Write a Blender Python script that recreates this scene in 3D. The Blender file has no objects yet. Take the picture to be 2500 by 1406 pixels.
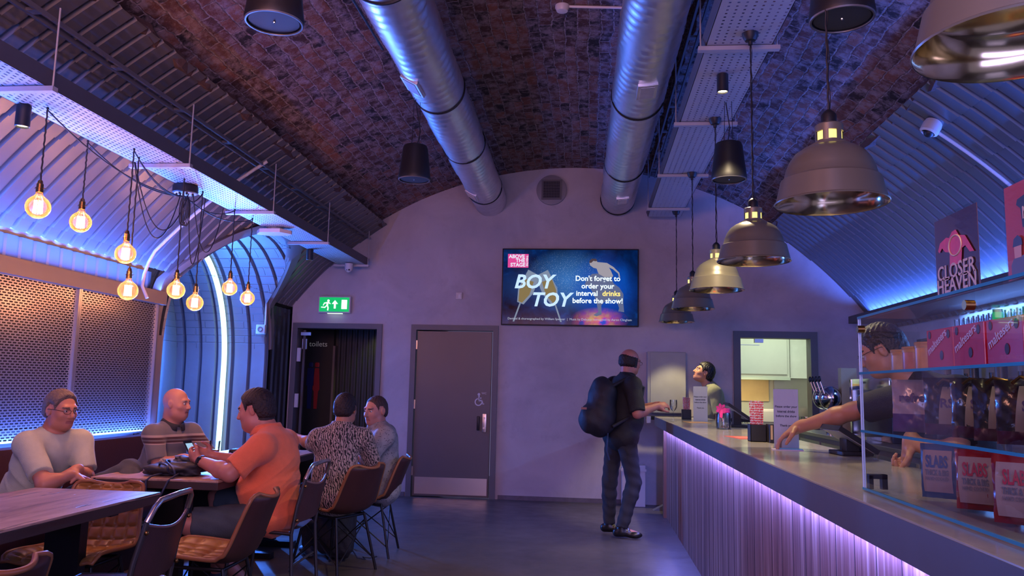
import bpy, bmesh, math, random
import numpy as np
from mathutils import Matrix, Vector
PI = math.pi
SC = bpy.context.scene
COL = SC.collection
# ---------------------------------------------------------------- camera, world, exposure
EYE = 1.33
cam_d = bpy.data.cameras.new('camera')
cam = bpy.data.objects.new('camera', cam_d); COL.objects.link(cam)
cam_d.sensor_width = 36.0; cam_d.lens = 1940.67 / 2500 * 36; cam_d.clip_start = 0.05; cam_d.clip_end = 60
_p, _y, _r = math.radians(7.159), math.radians(5.652), math.radians(1.280)
_f = Vector((-math.sin(_y)*math.cos(_p), math.cos(_y)*math.cos(_p), math.sin(_p)))
_rt = Vector((math.cos(_y), math.sin(_y), 0)); _up = _rt.cross(_f)
_r2 = _rt*math.cos(_r) + _up*math.sin(_r); _u2 = -_rt*math.sin(_r) + _up*math.cos(_r)
cam.matrix_world = Matrix(((_r2.x, _u2.x, -_f.x, 0), (_r2.y, _u2.y, -_f.y, 0), (_r2.z, _u2.z, -_f.z, EYE), (0, 0, 0, 1)))
SC.camera = cam
SC.view_settings.view_transform = 'Standard'; SC.view_settings.look = 'None'
SC.view_settings.gamma = 1.0; SC.view_settings.use_curve_mapping = False
SC.view_settings.exposure = 0.0
wd = bpy.data.worlds.new('world'); SC.world = wd; wd.use_nodes = True
wd.node_tree.nodes['Background'].inputs[0].default_value = (0.40, 0.35, 0.68, 1)
wd.node_tree.nodes['Background'].inputs[1].default_value = 0.34
SC.cycles.max_bounces = 6; SC.cycles.diffuse_bounces = 3; SC.cycles.glossy_bounces = 3
SC.cycles.transmission_bounces = 4; SC.cycles.transparent_max_bounces = 16
SC.cycles.caustics_reflective = False; SC.cycles.caustics_refractive = False
SC.cycles.sample_clamp_indirect = 4.0; SC.cycles.use_denoising = True
BLUE = (0.06, 0.17, 1.0)
WARM = (1.0, 0.38, 0.17)
def area(name, loc, size, col, power, direction=(0, 0, -1), spread=PI):
    d = bpy.data.lights.new(name, 'AREA'); d.shape = 'RECTANGLE'; d.size, d.size_y = size
    d.color = col; d.energy = power; d.spread = spread
    o = bpy.data.objects.new(name, d); COL.objects.link(o); o.location = loc
    o.rotation_euler = Vector(direction).to_track_quat('-Z', 'Y').to_euler()
    return o
def spot(name, loc, target, col, power, angle=60, blend=.6, radius=.02):
    d = bpy.data.lights.new(name, 'SPOT'); d.color = col; d.energy = power
    d.spot_size = math.radians(angle); d.spot_blend = blend; d.shadow_soft_size = radius
    o = bpy.data.objects.new(name, d); COL.objects.link(o); o.location = loc
    o.rotation_euler = (Vector(target)-Vector(loc)).to_track_quat('-Z', 'Y').to_euler()
    return o
def strip_y(name, x, z, y0, y1, w, col, power, direction, spread=180):
    """a long thin LED strip lying along the hall (y)"""
    d = bpy.data.lights.new(name, 'AREA'); d.shape = 'RECTANGLE'; d.size = w; d.size_y = y1-y0
    d.color = col; d.energy = power; d.spread = math.radians(spread)
    o = bpy.data.objects.new(name, d); COL.objects.link(o); o.location = (x, (y0+y1)/2, z)
    z_ = -Vector(direction).normalized(); y_ = Vector((0, 1, 0)); x_ = y_.cross(z_)
    o.matrix_world = Matrix(((x_.x, y_.x, z_.x, x), (x_.y, y_.y, z_.y, (y0+y1)/2), (x_.z, y_.z, z_.z, z), (0, 0, 0, 1)))
    return o
# blue cove strips, bench strip and counter strip
strip_y('cove_strip_left', -3.775, 2.112, 1.5, 6.64, .02, BLUE, 290, (-.10, 0, 1), 150)
strip_y('cove_strip_right', 3.22, 2.24, 2.5, 9.5, .03, BLUE, 240, (-.30, 0, 1), 112)
strip_y('bench_strip', -3.690, .886, 2.0, 6.58, .012, BLUE, 95, (-.42, 0, 1))
strip_y('counter_strip', .80, .945, .9, 8.74, .012, (.21, .22, 1.0), 80, (.30, 0, -1))
strip_y('back_bar_strip', 3.30, 2.12, 2.8, 7.6, .03, (.16, .34, 1.0), 95, (-.15, 0, -1))
# spots fixed to the trays
spot('tray_spot_right', (.85, 5.1, 3.22), (.9, 5.0, 1.0), (1, .76, .46), 190, 112)
spot('tray_spot_left', (-3.08, 3.9, 2.72), (-2.9, 3.85, 0), (1, .72, .5), 16, 75)
spot('tray_spot_left_far', (-3.08, 8.38, 2.72), (-3.25, 9.5, 2.55), (1, .85, .35), 5, 60)
# added warm fill with no fitting of its own, and the windows behind the photographer
area('warm_fill', (-1.3, .2, 2.6), (2.2, .6), (1, .37, .27), 80, (-.10, .8, .35))
area('street_windows', (.2, -1.2, 2.0), (3.2, 1.6), (.43, .39, 1.0), 115, (0, 1, .15))
# kitchen and corridor ceiling lamps
area('kitchen_lamp', (2.4, 10.6, 2.42), (1.2, .8), (.86, 1.0, .76), 20, (0, .1, -1))
area('hob_lamp', (2.1, 11.1, 1.48), (.7, .2), (1, .75, .35), 5, (0, .4, -1))
spot('corridor_lamp', (-2.85, 10.7, 2.22), (-2.85, 10.95, 1.2), (.85, 1, .30), 6.0, 95)
# ---------------------------------------------------------------- materials
def new_mat(name):
    m = bpy.data.materials.new(name); m.use_nodes = True
    nt = m.node_tree; return m, nt, nt.nodes['Principled BSDF']
MATS = {}
def pm(name, col, rough=.5, metal=0, var=.12, scale=8, bump=0, bscale=40, coat=0, emit=None, es=0, trans=0, sheen=0, aniso=0):
    if name in MATS: return MATS[name]
    m, nt, b = new_mat(name); N, L = nt.nodes, nt.links
    tc = N.new('ShaderNodeTexCoord')
    if var:
        n = N.new('ShaderNodeTexNoise'); n.inputs['Scale'].default_value = scale; n.inputs['Detail'].default_value = 5
        L.new(tc.outputs['Object'], n.inputs['Vector'])
        mx = N.new('ShaderNodeMix'); mx.data_type = 'RGBA'
        mx.inputs[6].default_value = tuple(max(0, c*(1-var)) for c in col)+(1,)
        mx.inputs[7].default_value = tuple(min(1, c*(1+var)) for c in col)+(1,)
        L.new(n.outputs['Fac'], mx.inputs[0]); L.new(mx.outputs[2], b.inputs['Base Color'])
    else: b.inputs['Base Color'].default_value = (*col, 1)
    b.inputs['Roughness'].default_value = rough; b.inputs['Metallic'].default_value = metal
    if coat: b.inputs['Coat Weight'].default_value = coat; b.inputs['Coat Roughness'].default_value = .08
    if emit: b.inputs['Emission Color'].default_value = (*emit, 1); b.inputs['Emission Strength'].default_value = es
    if sheen: b.inputs['Sheen Weight'].default_value = sheen
    if bump:
        n2 = N.new('ShaderNodeTexNoise'); n2.inputs['Scale'].default_value = bscale; n2.inputs['Detail'].default_value = 4
        L.new(tc.outputs['Object'], n2.inputs['Vector'])
        bp = N.new('ShaderNodeBump'); bp.inputs['Strength'].default_value = bump; bp.inputs['Distance'].default_value = .01
        L.new(n2.outputs['Fac'], bp.inputs['Height']); L.new(bp.outputs[0], b.inputs['Normal'])
    MATS[name] = m; return m
def em(name, col, s):
    if name in MATS: return MATS[name]
    m, nt, b = new_mat(name); b.inputs['Base Color'].default_value = (0, 0, 0, 1)
    b.inputs['Emission Color'].default_value = (*col, 1); b.inputs['Emission Strength'].default_value = s
    b.inputs['Roughness'].default_value = .4
    MATS[name] = m; return m
def glassy(name, tint=(1, 1, 1), refl=1.0, rough=.02, ior=1.45, gloss=(1, 1, 1)):
    """thin sheet glass: clear with fresnel reflections"""
    if name in MATS: return MATS[name]
    m = bpy.data.materials.new(name); m.use_nodes = True; nt = m.node_tree; N, L = nt.nodes, nt.links
    N.remove(N['Principled BSDF'])
    t = N.new('ShaderNodeBsdfTransparent'); t.inputs[0].default_value = (*tint, 1)
    g = N.new('ShaderNodeBsdfGlossy'); g.inputs['Roughness'].default_value = rough; g.inputs[0].default_value = (*gloss, 1)
    fr = N.new('ShaderNodeFresnel'); fr.inputs[0].default_value = ior
    ml = N.new('ShaderNodeMath'); ml.operation = 'MULTIPLY'; ml.inputs[1].default_value = refl
    mx = N.new('ShaderNodeMixShader')
    L.new(fr.outputs[0], ml.inputs[0]); L.new(ml.outputs[0], mx.inputs[0]); L.new(t.outputs[0], mx.inputs[1]); L.new(g.outputs[0], mx.inputs[2])
    L.new(mx.outputs[0], N['Material Output'].inputs[0]); MATS[name] = m; return m
def nodes_mat(name, build, rough=.5, metal=0):
    """build(N, L, tc, bsdf) wires a procedural look of its own"""
    if name in MATS: return MATS[name]
    m, nt, b = new_mat(name); b.inputs['Roughness'].default_value = rough; b.inputs['Metallic'].default_value = metal
    tc = nt.nodes.new('ShaderNodeTexCoord'); build(nt.nodes, nt.links, tc, b); MATS[name] = m; return m
def ramp(N, stops, interp='LINEAR'):
    r = N.new('ShaderNodeValToRGB'); r.color_ramp.interpolation = interp
    e = r.color_ramp.elements
    while len(e) < len(stops): e.new(.5)
    for k, (p, c) in enumerate(stops): e[k].position = p; e[k].color = (*c, 1)
    return r
def noise(N, L, vec, scale, detail=5, rough=.5, dist=0):
    n = N.new('ShaderNodeTexNoise'); n.inputs['Scale'].default_value = scale; n.inputs['Detail'].default_value = detail
    n.inputs['Roughness'].default_value = rough; n.inputs['Distortion'].default_value = dist
    L.new(vec, n.inputs['Vector']); return n
def mapping(N, L, vec, scale=(1, 1, 1), rot=(0, 0, 0), loc=(0, 0, 0)):
    m = N.new('ShaderNodeMapping'); m.inputs['Scale'].default_value = scale; m.inputs['Rotation'].default_value = rot
    m.inputs['Location'].default_value = loc; L.new(vec, m.inputs['Vector']); return m.outputs[0]
def bumpn(N, L, h, b, strength=.5, dist=.01):
    bp = N.new('ShaderNodeBump'); bp.inputs['Strength'].default_value = strength; bp.inputs['Distance'].default_value = dist
    L.new(h, bp.inputs['Height']); L.new(bp.outputs[0], b.inputs['Normal']); return bp
def mixc(N, L, fac, a, b, mode='MIX'):
    m = N.new('ShaderNodeMix'); m.data_type = 'RGBA'; m.blend_type = mode
    if isinstance(fac, float): m.inputs[0].default_value = fac
    else: L.new(fac, m.inputs[0])
    for i, v in ((6, a), (7, b)):
        if isinstance(v, tuple): m.inputs[i].default_value = (*v, 1)
        else: L.new(v, m.inputs[i])
    return m.outputs[2]
def b_brick(N, L, tc, b):
    uv = tc.outputs['UV']
    dn = noise(N, L, uv, 3.2, 3)
    wob = N.new('ShaderNodeVectorMath'); wob.operation = 'MULTIPLY_ADD'
    L.new(dn.outputs['Color'], wob.inputs[0]); wob.inputs[1].default_value = (.07, .07, 0); L.new(uv, wob.inputs[2])
    dn2 = noise(N, L, uv, 22, 3)
    wob2 = N.new('ShaderNodeVectorMath'); wob2.operation = 'MULTIPLY_ADD'
    L.new(dn2.outputs['Color'], wob2.inputs[0]); wob2.inputs[1].default_value = (.034, .026, 0); L.new(wob.outputs[0], wob2.inputs[2])
    bt = N.new('ShaderNodeTexBrick'); L.new(wob2.outputs[0], bt.inputs['Vector'])
    bt.inputs['Scale'].default_value = 1; bt.inputs['Brick Width'].default_value = .20; bt.inputs['Row Height'].default_value = .092
    bt.inputs['Mortar Size'].default_value = .007; bt.inputs['Mortar Smooth'].default_value = .45; bt.inputs['Bias'].default_value = -.1
    bt.inputs['Color1'].default_value = (0, 0, 0, 1); bt.inputs['Color2'].default_value = (1, 1, 1, 1); bt.inputs['Mortar'].default_value = (.5, .5, .5, 1)
    cr = ramp(N, [(0, (.022, .016, .020)), (.25, (.10, .042, .036)), (.5, (.20, .082, .062)), (.75, (.32, .135, .088)), (.9, (.07, .05, .055)), (1, (.60, .30, .10))])
    L.new(bt.outputs['Color'], cr.inputs[0])
    big = noise(N, L, uv, 1.1, 5, .65)
    cr2 = ramp(N, [(.35, (.55, .5, .5)), (.62, (1.25, 1.15, 1.2))]); L.new(big.outputs['Fac'], cr2.inputs[0])
    c1 = mixc(N, L, 1.0, cr.outputs[0], cr2.outputs[0], 'MULTIPLY')
    mm = noise(N, L, uv, 9, 6, .7)
    mr = ramp(N, [(.44, (0, 0, 0)), (.62, (.9, .9, .9))]); L.new(mm.outputs['Fac'], mr.inputs[0])   # lime smeared over the bricks
    c2 = mixc(N, L, mr.outputs[0], c1, (.42, .32, .34))
    mc = noise(N, L, uv, 30, 4)
    mcol = ramp(N, [(.35, (.16, .12, .125)), (.65, (.50, .40, .42))]); L.new(mc.outputs['Fac'], mcol.inputs[0])
    c3 = mixc(N, L, bt.outputs['Fac'], c2, mcol.outputs[0])
    L.new(c3, b.inputs['Base Color'])
    inv = N.new('ShaderNodeMath'); inv.operation = 'MULTIPLY_ADD'; inv.inputs[1].default_value = -1.1; L.new(bt.outputs['Fac'], inv.inputs[0])
    fine = noise(N, L, uv, 28, 8, .7)
    L.new(fine.outputs['Fac'], inv.inputs[2]); add = N.new('ShaderNodeMath'); add.operation = 'MULTIPLY_ADD'; add.inputs[1].default_value = .5
    L.new(bt.outputs['Color'], add.inputs[0]); L.new(inv.outputs[0], add.inputs[2])
    bumpn(N, L, add.outputs[0], b, 1.0, .035)
M_brick = nodes_mat('old_vault_brick', b_brick, .85)
def b_plaster(N, L, tc, b):
    o = tc.outputs['Object']
    n1 = noise(N, L, o, 1.3, 8, .62, .6); r1 = ramp(N, [(.28, (.42, .39, .425)), (.5, (.51, .475, .51)), (.74, (.61, .57, .60))]); L.new(n1.outputs['Fac'], r1.inputs[0])
    n2 = noise(N, L, o, 5, 6, .7); r2 = ramp(N, [(.55, (0, 0, 0)), (.78, (.65, .65, .65))]); L.new(n2.outputs['Fac'], r2.inputs[0])
    c = mixc(N, L, r2.outputs[0], r1.outputs[0], (.39, .36, .39)); L.new(c, b.inputs['Base Color'])
    bumpn(N, L, n2.outputs['Fac'], b, .25, .01)
M_plaster = nodes_mat('grey_plaster', b_plaster, .75)
def b_floor(N, L, tc, b):
    o = tc.outputs['Object']
    n1 = noise(N, L, o, .9, 8, .6); r1 = ramp(N, [(.3, (.055, .05, .052)), (.7, (.11, .095, .09))]); L.new(n1.outputs['Fac'], r1.inputs[0])
    L.new(r1.outputs[0], b.inputs['Base Color'])
    n2 = noise(N, L, o, 6, 5); r2 = ramp(N, [(.3, (.30,)*3), (.7, (.42,)*3)]); L.new(n2.outputs['Fac'], r2.inputs[0]); L.new(r2.outputs[0], b.inputs['Roughness'])
M_floor = nodes_mat('polished_concrete', b_floor, .35)
def b_wood(cols, sc, rough_lo=.3, rough_hi=.5, bump=.3, bands=0.0):
    def f(N, L, tc, b):
        v = mapping(N, L, tc.outputs['Object'], sc)
        n1 = noise(N, L, v, 1, 8, .62, .9); r1 = ramp(N, [(.28, cols[0]), (.5, cols[1]), (.72, cols[2])]); L.new(n1.outputs['Fac'], r1.inputs[0])
        L.new(r1.outputs[0], b.inputs['Base Color'])
        r2 = ramp(N, [(.3, (rough_hi,)*3), (.7, (rough_lo,)*3)]); L.new(n1.outputs['Fac'], r2.inputs[0]); L.new(r2.outputs[0], b.inputs['Roughness'])
        bumpn(N, L, n1.outputs['Fac'], b, bump, .01)
    return f
def b_table(N, L, tc, b):
    o = tc.outputs['Object']; v = mapping(N, L, o, (9, 1.6, 9)); n1 = noise(N, L, v, 1, 8, .62, .9); r1 = ramp(N, [(.28, (.14, .07, .05)), (.5, (.40, .24, .18)), (.72, (.60, .40, .31))]); L.new(n1.outputs['Fac'], r1.inputs[0])
    v2 = mapping(N, L, o, (13, 1.1, 13), (0, 0, .12)); n2 = noise(N, L, v2, 1, 4, .5, 1.2); r2 = ramp(N, [(.655, (0, 0, 0)), (.68, (1, 1, 1))]); L.new(n2.outputs['Fac'], r2.inputs[0])
    L.new(mixc(N, L, r2.outputs[0], r1.outputs[0], (.035, .018, .014)), b.inputs['Base Color']); b.inputs['Roughness'].default_value = .42
    sub = N.new('ShaderNodeMath'); sub.operation = 'MULTIPLY_ADD'; sub.inputs[1].default_value = -.6; L.new(r2.outputs[0], sub.inputs[0]); L.new(n1.outputs['Fac'], sub.inputs[2]); bumpn(N, L, sub.outputs[0], b, .45, .008)
M_table = nodes_mat('table_wood', b_table, .4)
M_tabledge = pm('dark_table_edge', (.045, .025, .02), .55, var=.3)
M_panel = nodes_mat('counter_panel_wood', b_wood([(.08, .03, .026), (.27, .13, .105), (.56, .40, .35)], (2, 30, .7), .35, .55, .15))
M_ctop = nodes_mat('counter_top', b_wood([(.24, .22, .20), (.36, .33, .30), (.50, .46, .42)], (2.5, 1.5, 2), .10, .22, .05))
M_black = pm('black_metal', (.012, .012, .014), .4, .4, var=0)
M_blackpl = pm('black_plastic', (.010, .010, .012), .5, var=0)
M_cable = pm('black_cable', (.01, .01, .012), .6, var=0)
M_corr = pm('grey_corrugated_steel', (.12, .118, .124), .36, .30, var=.10, scale=3)
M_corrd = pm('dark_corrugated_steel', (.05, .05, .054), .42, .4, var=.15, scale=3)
M_frame = pm('grey_painted_frame', (.13, .125, .135), .45, var=.08)
M_door = pm('dark_door_laminate', (.14, .115, .11), .38, var=.06, scale=3)
M_steel = pm('brushed_steel', (.55, .52, .50), .33, 1.0, var=.06, scale=4)
M_chrome = pm('chrome', (.7, .7, .72), .12, 1.0, var=0)
M_galv = pm('galvanised_steel', (.72, .72, .75), .40, 1.0, var=.18, scale=11, bump=.10, bscale=9)
M_tray = pm('perforated_tray_steel', (.46, .46, .50), .5, .25, var=.05)
M_traydark = pm('tray_side', (.10, .095, .11), .5, .3, var=.1)
M_hole = pm('dark_hole', (.01, .01, .02), .9, var=0)
M_white = pm('white_plastic', (.65, .62, .62), .4, var=0)
M_offw = pm('off_white_paint', (.62, .64, .58), .5, var=.05)
M_brown = pm('brown_painted_beam', (.22, .18, .17), .55, var=.06)
M_mesh = pm('mesh_panel_metal', (.36, .335, .325), .34, .75, var=.05)
M_leather = pm('maroon_leather', (.060, .018, .018), .42, var=.2, bump=.1, bscale=60)
M_tan = pm('tan_quilted_leather', (.36, .16, .045), .33, var=.25, scale=14, bump=.12, bscale=50)
M_shellback = pm('brown_leather_shell', (.048, .013, .011), .5, var=.2)
M_brass = pm('aged_brass', (.28, .15, .05), .3, 1.0, var=.3)
M_sheet = glassy('sheet_glass', (.93, .97, .98), .16)
M_bulbg = glassy('bulb_glass', (1, .97, .92), .75, ior=1.5)
def bulb_mat():
    m = bpy.data.materials.new('amber_bulb_glass'); m.use_nodes = True; nt = m.node_tree; N, L = nt.nodes, nt.links; N.remove(N['Principled BSDF'])
    t = N.new('ShaderNodeBsdfTransparent'); t.inputs[0].default_value = (1, .95, .88, 1); g = N.new('ShaderNodeBsdfGlossy'); g.inputs['Roughness'].default_value = .03
    d = N.new('ShaderNodeBsdfTranslucent'); d.inputs[0].default_value = (1, .72, .40, 1); fr = N.new('ShaderNodeFresnel'); fr.inputs[0].default_value = 1.45
    lw = N.new('ShaderNodeLayerWeight'); lw.inputs[0].default_value = .28; ma = N.new('ShaderNodeMath'); ma.operation = 'MULTIPLY_ADD'; ma.inputs[1].default_value = .16; ma.inputs[2].default_value = .012; L.new(lw.outputs['Facing'], ma.inputs[0])
    m1 = N.new('ShaderNodeMixShader'); L.new(ma.outputs[0], m1.inputs[0]); L.new(t.outputs[0], m1.inputs[1]); L.new(d.outputs[0], m1.inputs[2])
    m2 = N.new('ShaderNodeMixShader'); L.new(fr.outputs[0], m2.inputs[0]); L.new(m1.outputs[0], m2.inputs[1]); L.new(g.outputs[0], m2.inputs[2]); L.new(m2.outputs[0], N['Material Output'].inputs[0]); return m
M_bulbg = bulb_mat()
M_tumbler = glassy('tumbler_glass', (.95, .97, .99), .9)
M_gedge = pm('glass_edge', (.02, .25, .42), .1, var=0, emit=(.0, .12, .30), es=0)
M_gedge.node_tree.nodes['Principled BSDF'].inputs['Transmission Weight'].default_value = .3
# ---------------------------------------------------------------- mesh helpers
def q(v): return Vector(v)
class MB:
    def __init__(s): s.v = []; s.f = []; s.m = []; s.uv = None
    def add(s, vs, fs, mi=0, T=None):
        o = len(s.v)
        s.v += [tuple(T @ Vector(p)) for p in vs] if T is not None else [tuple(p) for p in vs]
        s.f += [tuple(i+o for i in f) for f in fs]; s.m += [mi]*len(fs); return s
    def box(s, c, d, rot=None, mi=0, bev=0):
        x, y, z = d[0]/2, d[1]/2, d[2]/2
        T = Matrix.Translation(c)
        if rot is not None: T = T @ (rot if isinstance(rot, Matrix) else Matrix.Rotation(rot, 4, 'Z'))
        if bev <= 0 or bev*2 >= min(d):
            vs = [(a*x, b_*y, c_*z) for a in (-1, 1) for b_ in (-1, 1) for c_ in (-1, 1)]
            fs = [(0, 1, 3, 2), (4, 6, 7, 5), (0, 4, 5, 1), (2, 3, 7, 6), (0, 2, 6, 4), (1, 5, 7, 3)]
            return s.add(vs, fs, mi, T)
        bm = bmesh.new(); bmesh.ops.create_cube(bm, size=1); bmesh.ops.scale(bm, vec=d, verts=bm.verts)
        bmesh.ops.bevel(bm, geom=bm.edges[:], offset=bev, segments=2, profile=.6, affect='EDGES')
        s.add([v.co[:] for v in bm.verts], [tuple(v.index for v in f.verts) for f in bm.faces], mi, T); bm.free(); return s
    def b2(s, lo, hi, mi=0, bev=0):
        return s.box([(a+b)/2 for a, b in zip(lo, hi)], [abs(b-a) for a, b in zip(lo, hi)], None, mi, bev)
    def tube(s, pts, r, n=8, mi=0, cap=True, closed=False):
        pts = [Vector(p) for p in pts]; R = r if isinstance(r, (list, tuple)) else [r]*len(pts)
        m = len(pts); rings = []; up = None
        for i, p in enumerate(pts):
            if closed: t = pts[(i+1) % m]-pts[i-1]
            else: t = pts[min(i+1, m-1)]-pts[max(i-1, 0)]
            t.normalize()
            if up is None: up = Vector((0, 0, 1)) if abs(t.z) < .9 else Vector((1, 0, 0))
            x = up.cross(t)
            if x.length < 1e-5: x = Vector((1, 0, 0)).cross(t)
            x.normalize(); y = t.cross(x); up = y
            rings.append([p+R[i]*(math.cos(2*PI*k/n)*x+math.sin(2*PI*k/n)*y) for k in range(n)])
        vs = [v for rg in rings for v in rg]; fs = []
        for i in range(m if closed else m-1):
            j = (i+1) % m
            for k in range(n): k2 = (k+1) % n; fs.append((i*n+k, i*n+k2, j*n+k2, j*n+k))
        if cap and not closed: fs += [tuple(range(n))[::-1], tuple((m-1)*n+k for k in range(n))]
        return s.add(vs, fs, mi)
    def cyl(s, a, b, r, n=16, mi=0, r2=None): return s.tube([a, b], [r, r if r2 is None else r2], n, mi)
    def lathe(s, prof, n=24, c=(0, 0, 0), mi=0, T=None, cap=False):
        vs = []; fs = []
        for (r, z) in prof: vs += [(r*math.cos(2*PI*k/n), r*math.sin(2*PI*k/n), z) for k in range(n)]
        for i in range(len(prof)-1):
            for k in range(n): k2 = (k+1) % n; fs.append((i*n+k, i*n+k2, (i+1)*n+k2, (i+1)*n+k))
        if cap: fs += [tuple(range(n))[::-1], tuple((len(prof)-1)*n+k for k in range(n))]
        M = Matrix.Translation(c)
        if T is not None: M = M @ T
        return s.add(vs, fs, mi, M)
    def grid(s, fn, nu, nv, mi=0, skip=None):
        vs = [fn(i/nu, j/nv) for i in range(nu+1) for j in range(nv+1)]
        fs = [(i*(nv+1)+j, (i+1)*(nv+1)+j, (i+1)*(nv+1)+j+1, i*(nv+1)+j+1) for i in range(nu) for j in range(nv) if not (skip and skip(i, j))]
        return s.add(vs, fs, mi)
    def prism(s, pts, ex, mi=0):
        """planar outline pts (3-D) pushed out by vector ex"""
        n = len(pts); ex = Vector(ex); vs = [Vector(p) for p in pts]+[Vector(p)+ex for p in pts]
        fs = [tuple(range(n)), tuple(range(n, 2*n))[::-1]]+[(k, k+n, (k+1) % n+n, (k+1) % n) for k in range(n)]
        return s.add(vs, fs, mi)
    def ball(s, c, r, n=12, mi=0, T=None):
        r = (r, r, r) if not isinstance(r, (tuple, list)) else r
        M = Matrix.Translation(c)
        if T is not None: M = M @ T
        M = M @ Matrix.Diagonal((r[0], r[1], r[2], 1))
        m = max(6, n//2)
        prof = [(math.sin(PI*i/m) if 0 < i < m else 1e-4, -math.cos(PI*i/m)) for i in range(m+1)]
        return s.lathe(prof, n, (0, 0, 0), mi, M)
    def build(s, name, mats, parent=None, smooth=None, sub=0, solid=0, solo=None):
        me = bpy.data.meshes.new(name); me.from_pydata([tuple(p) for p in s.v], [], s.f)
        if not isinstance(mats, (list, tuple)): mats = [mats]
        for m in mats: me.materials.append(m)
        if len(mats) > 1: me.polygons.foreach_set('material_index', s.m)
        bm = bmesh.new(); bm.from_mesh(me)
        if not s.uv: bmesh.ops.recalc_face_normals(bm, faces=bm.faces)
        bm.to_mesh(me); bm.free()
        if smooth is not None:
            me.polygons.foreach_set('use_smooth', [True]*len(me.polygons))
            if smooth < 180: me.set_sharp_from_angle(angle=math.radians(smooth))
        o = bpy.data.objects.new(name, me); COL.objects.link(o)
        if parent is not None: o.parent = parent
        if solid: md = o.modifiers.new('s', 'SOLIDIFY'); md.thickness = solid; md.offset = 0
        if sub: md = o.modifiers.new('u', 'SUBSURF'); md.levels = sub; md.render_levels = sub
        return o
def tag(o, label, cat, group=None, kind=None):
    if label: o['label'] = label
    if cat: o['category'] = cat
    if group: o['group'] = group
    if kind: o['kind'] = kind
    return o
def thing(name, label, cat, loc=(0, 0, 0), rz=0, group=None):
    o = bpy.data.objects.new(name, None); COL.objects.link(o); o.empty_display_size = .05
    o.location = loc; o.rotation_euler = (0, 0, rz); return tag(o, label, cat, group)
def struct(o, label=None, cat=None):
    o['kind'] = 'structure'
    if label: o['label'] = label
    o['category'] = cat or o.name.split('_')[0]
    return o
def kids(o): return [c for c in COL.objects if c.parent == o]
def dup(root, loc=None, rz=None, label=None, group=None):
    def cp(o, par):
        c = o.copy(); COL.objects.link(c); c.parent = par
        for ch in children[o.name]: cp(ch, c)
        return c
    children = {}
    for o in COL.objects:
        children.setdefault(o.name, [])
        if o.parent: children.setdefault(o.parent.name, []).append(o)
    c = cp(root, None)
    if loc is not None: c.location = loc
    if rz is not None: c.rotation_euler = (0, 0, rz)
    if label: c['label'] = label
    if group: c['group'] = group
    return c
def text(s, size, mat, T, parent=None, name='lettering', ext=.0006, align='CENTER', bold=0, shear=0, space=1, sx=1):
    cu = bpy.data.curves.new('t', 'FONT'); cu.body = s; cu.size = size; cu.align_x = align; cu.align_y = 'CENTER'
    cu.extrude = ext; cu.offset = bold; cu.shear = shear; cu.space_character = space; cu.resolution_u = 3
    o = bpy.data.objects.new('t', cu); COL.objects.link(o)
    dg = bpy.context.evaluated_depsgraph_get()
    me = bpy.data.meshes.new_from_object(o.evaluated_get(dg)); bpy.data.objects.remove(o)
    me.transform(T @ Matrix.Diagonal((sx, 1, 1, 1))); me.materials.clear(); me.materials.append(mat); me.name = name
    o = bpy.data.objects.new(name, me); COL.objects.link(o)
    if parent is not None: o.parent = parent
    return o
def frame_T(o, x, y):
    """matrix whose x and y axes are the given directions (for wall lettering)"""
    x = Vector(x).normalized(); y = Vector(y).normalized(); z = x.cross(y)
    return Matrix(((x.x, y.x, z.x, o[0]), (x.y, y.y, z.y, o[1]), (x.z, y.z, z.z, o[2]), (0, 0, 0, 1)))
rnd = random.Random(7)
# ---------------------------------------------------------------- the hall: vault, lining, walls
XC, ZC, RB, RL = -.26, -.4625, 4.545, 4.45
YW = 9.72
def arc(a, R): return (XC+R*math.sin(a), ZC+R*math.cos(a))
def vz(x, R=RB): return ZC+math.sqrt(R*R-(x-XC)**2)
fl = MB(); fl.b2((-5.2, -2.0, -.1), (3.6, 12.2, 0)); struct(fl.build('floor', M_floor), 'dark polished concrete floor of the arch')
# brick vault (uv: metres along the hall and along the arc)
def brick_vault():
    me = bpy.data.meshes.new('ceiling'); bm = bmesh.new(); uvl = bm.loops.layers.uv.new('UVMap')
    na, ny = 46, 60; a0, a1 = -.572, .588; vs = {}
    for i in range(na+1):
        a = a0+(a1-a0)*i/na
        for j in range(ny+1):
            x, z = arc(a, RB+.012*math.sin(7*a+1.3*j)*math.sin(j*.9)); vs[i, j] = bm.verts.new((x, -2.0+(YW+.05+2.0)*j/ny, z))
    for i in range(na):
        for j in range(ny):
            f = bm.faces.new((vs[i, j], vs[i, j+1], vs[i+1, j+1], vs[i+1, j])); f.smooth = True
            for l, (ii, jj) in zip(f.loops, ((i, j), (i, j+1), (i+1, j+1), (i+1, j))):
                l[uvl].uv = (-2.0+(YW+2.05)*jj/ny, (a0+(a1-a0)*ii/na)*RB)
    bm.to_mesh(me); bm.free(); me.materials.append(M_brick)
    o = bpy.data.objects.new('ceiling', me); COL.objects.link(o); struct(o, 'old brick barrel vault overhead')
brick_vault()
PITCH = .145
def corr_profile(y0, y1, h=-.022):
    """(y, inward height) along a corrugated sheet"""
    out = [(y0, 0)]; k = math.floor(y0/PITCH)
    while k*PITCH < y1+.2:
        b = k*PITCH
        for dy, o in ((0, 0), (.102, 0), (.112, h), (.135, h), (.145, 0)):
            if y0 < b+dy < y1: out.append((b+dy, o))
        k += 1
    out.append((y1, 0)); return out
OY, OA, OZ, OB = 7.93, 1.25, 1.72, 1.15           # the side arch cut into the left lining
def z_open(y):
    t = 1-((y-OY)/OA)**2
    return OZ+OB*math.sqrt(t) if t > 0 else 0
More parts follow.
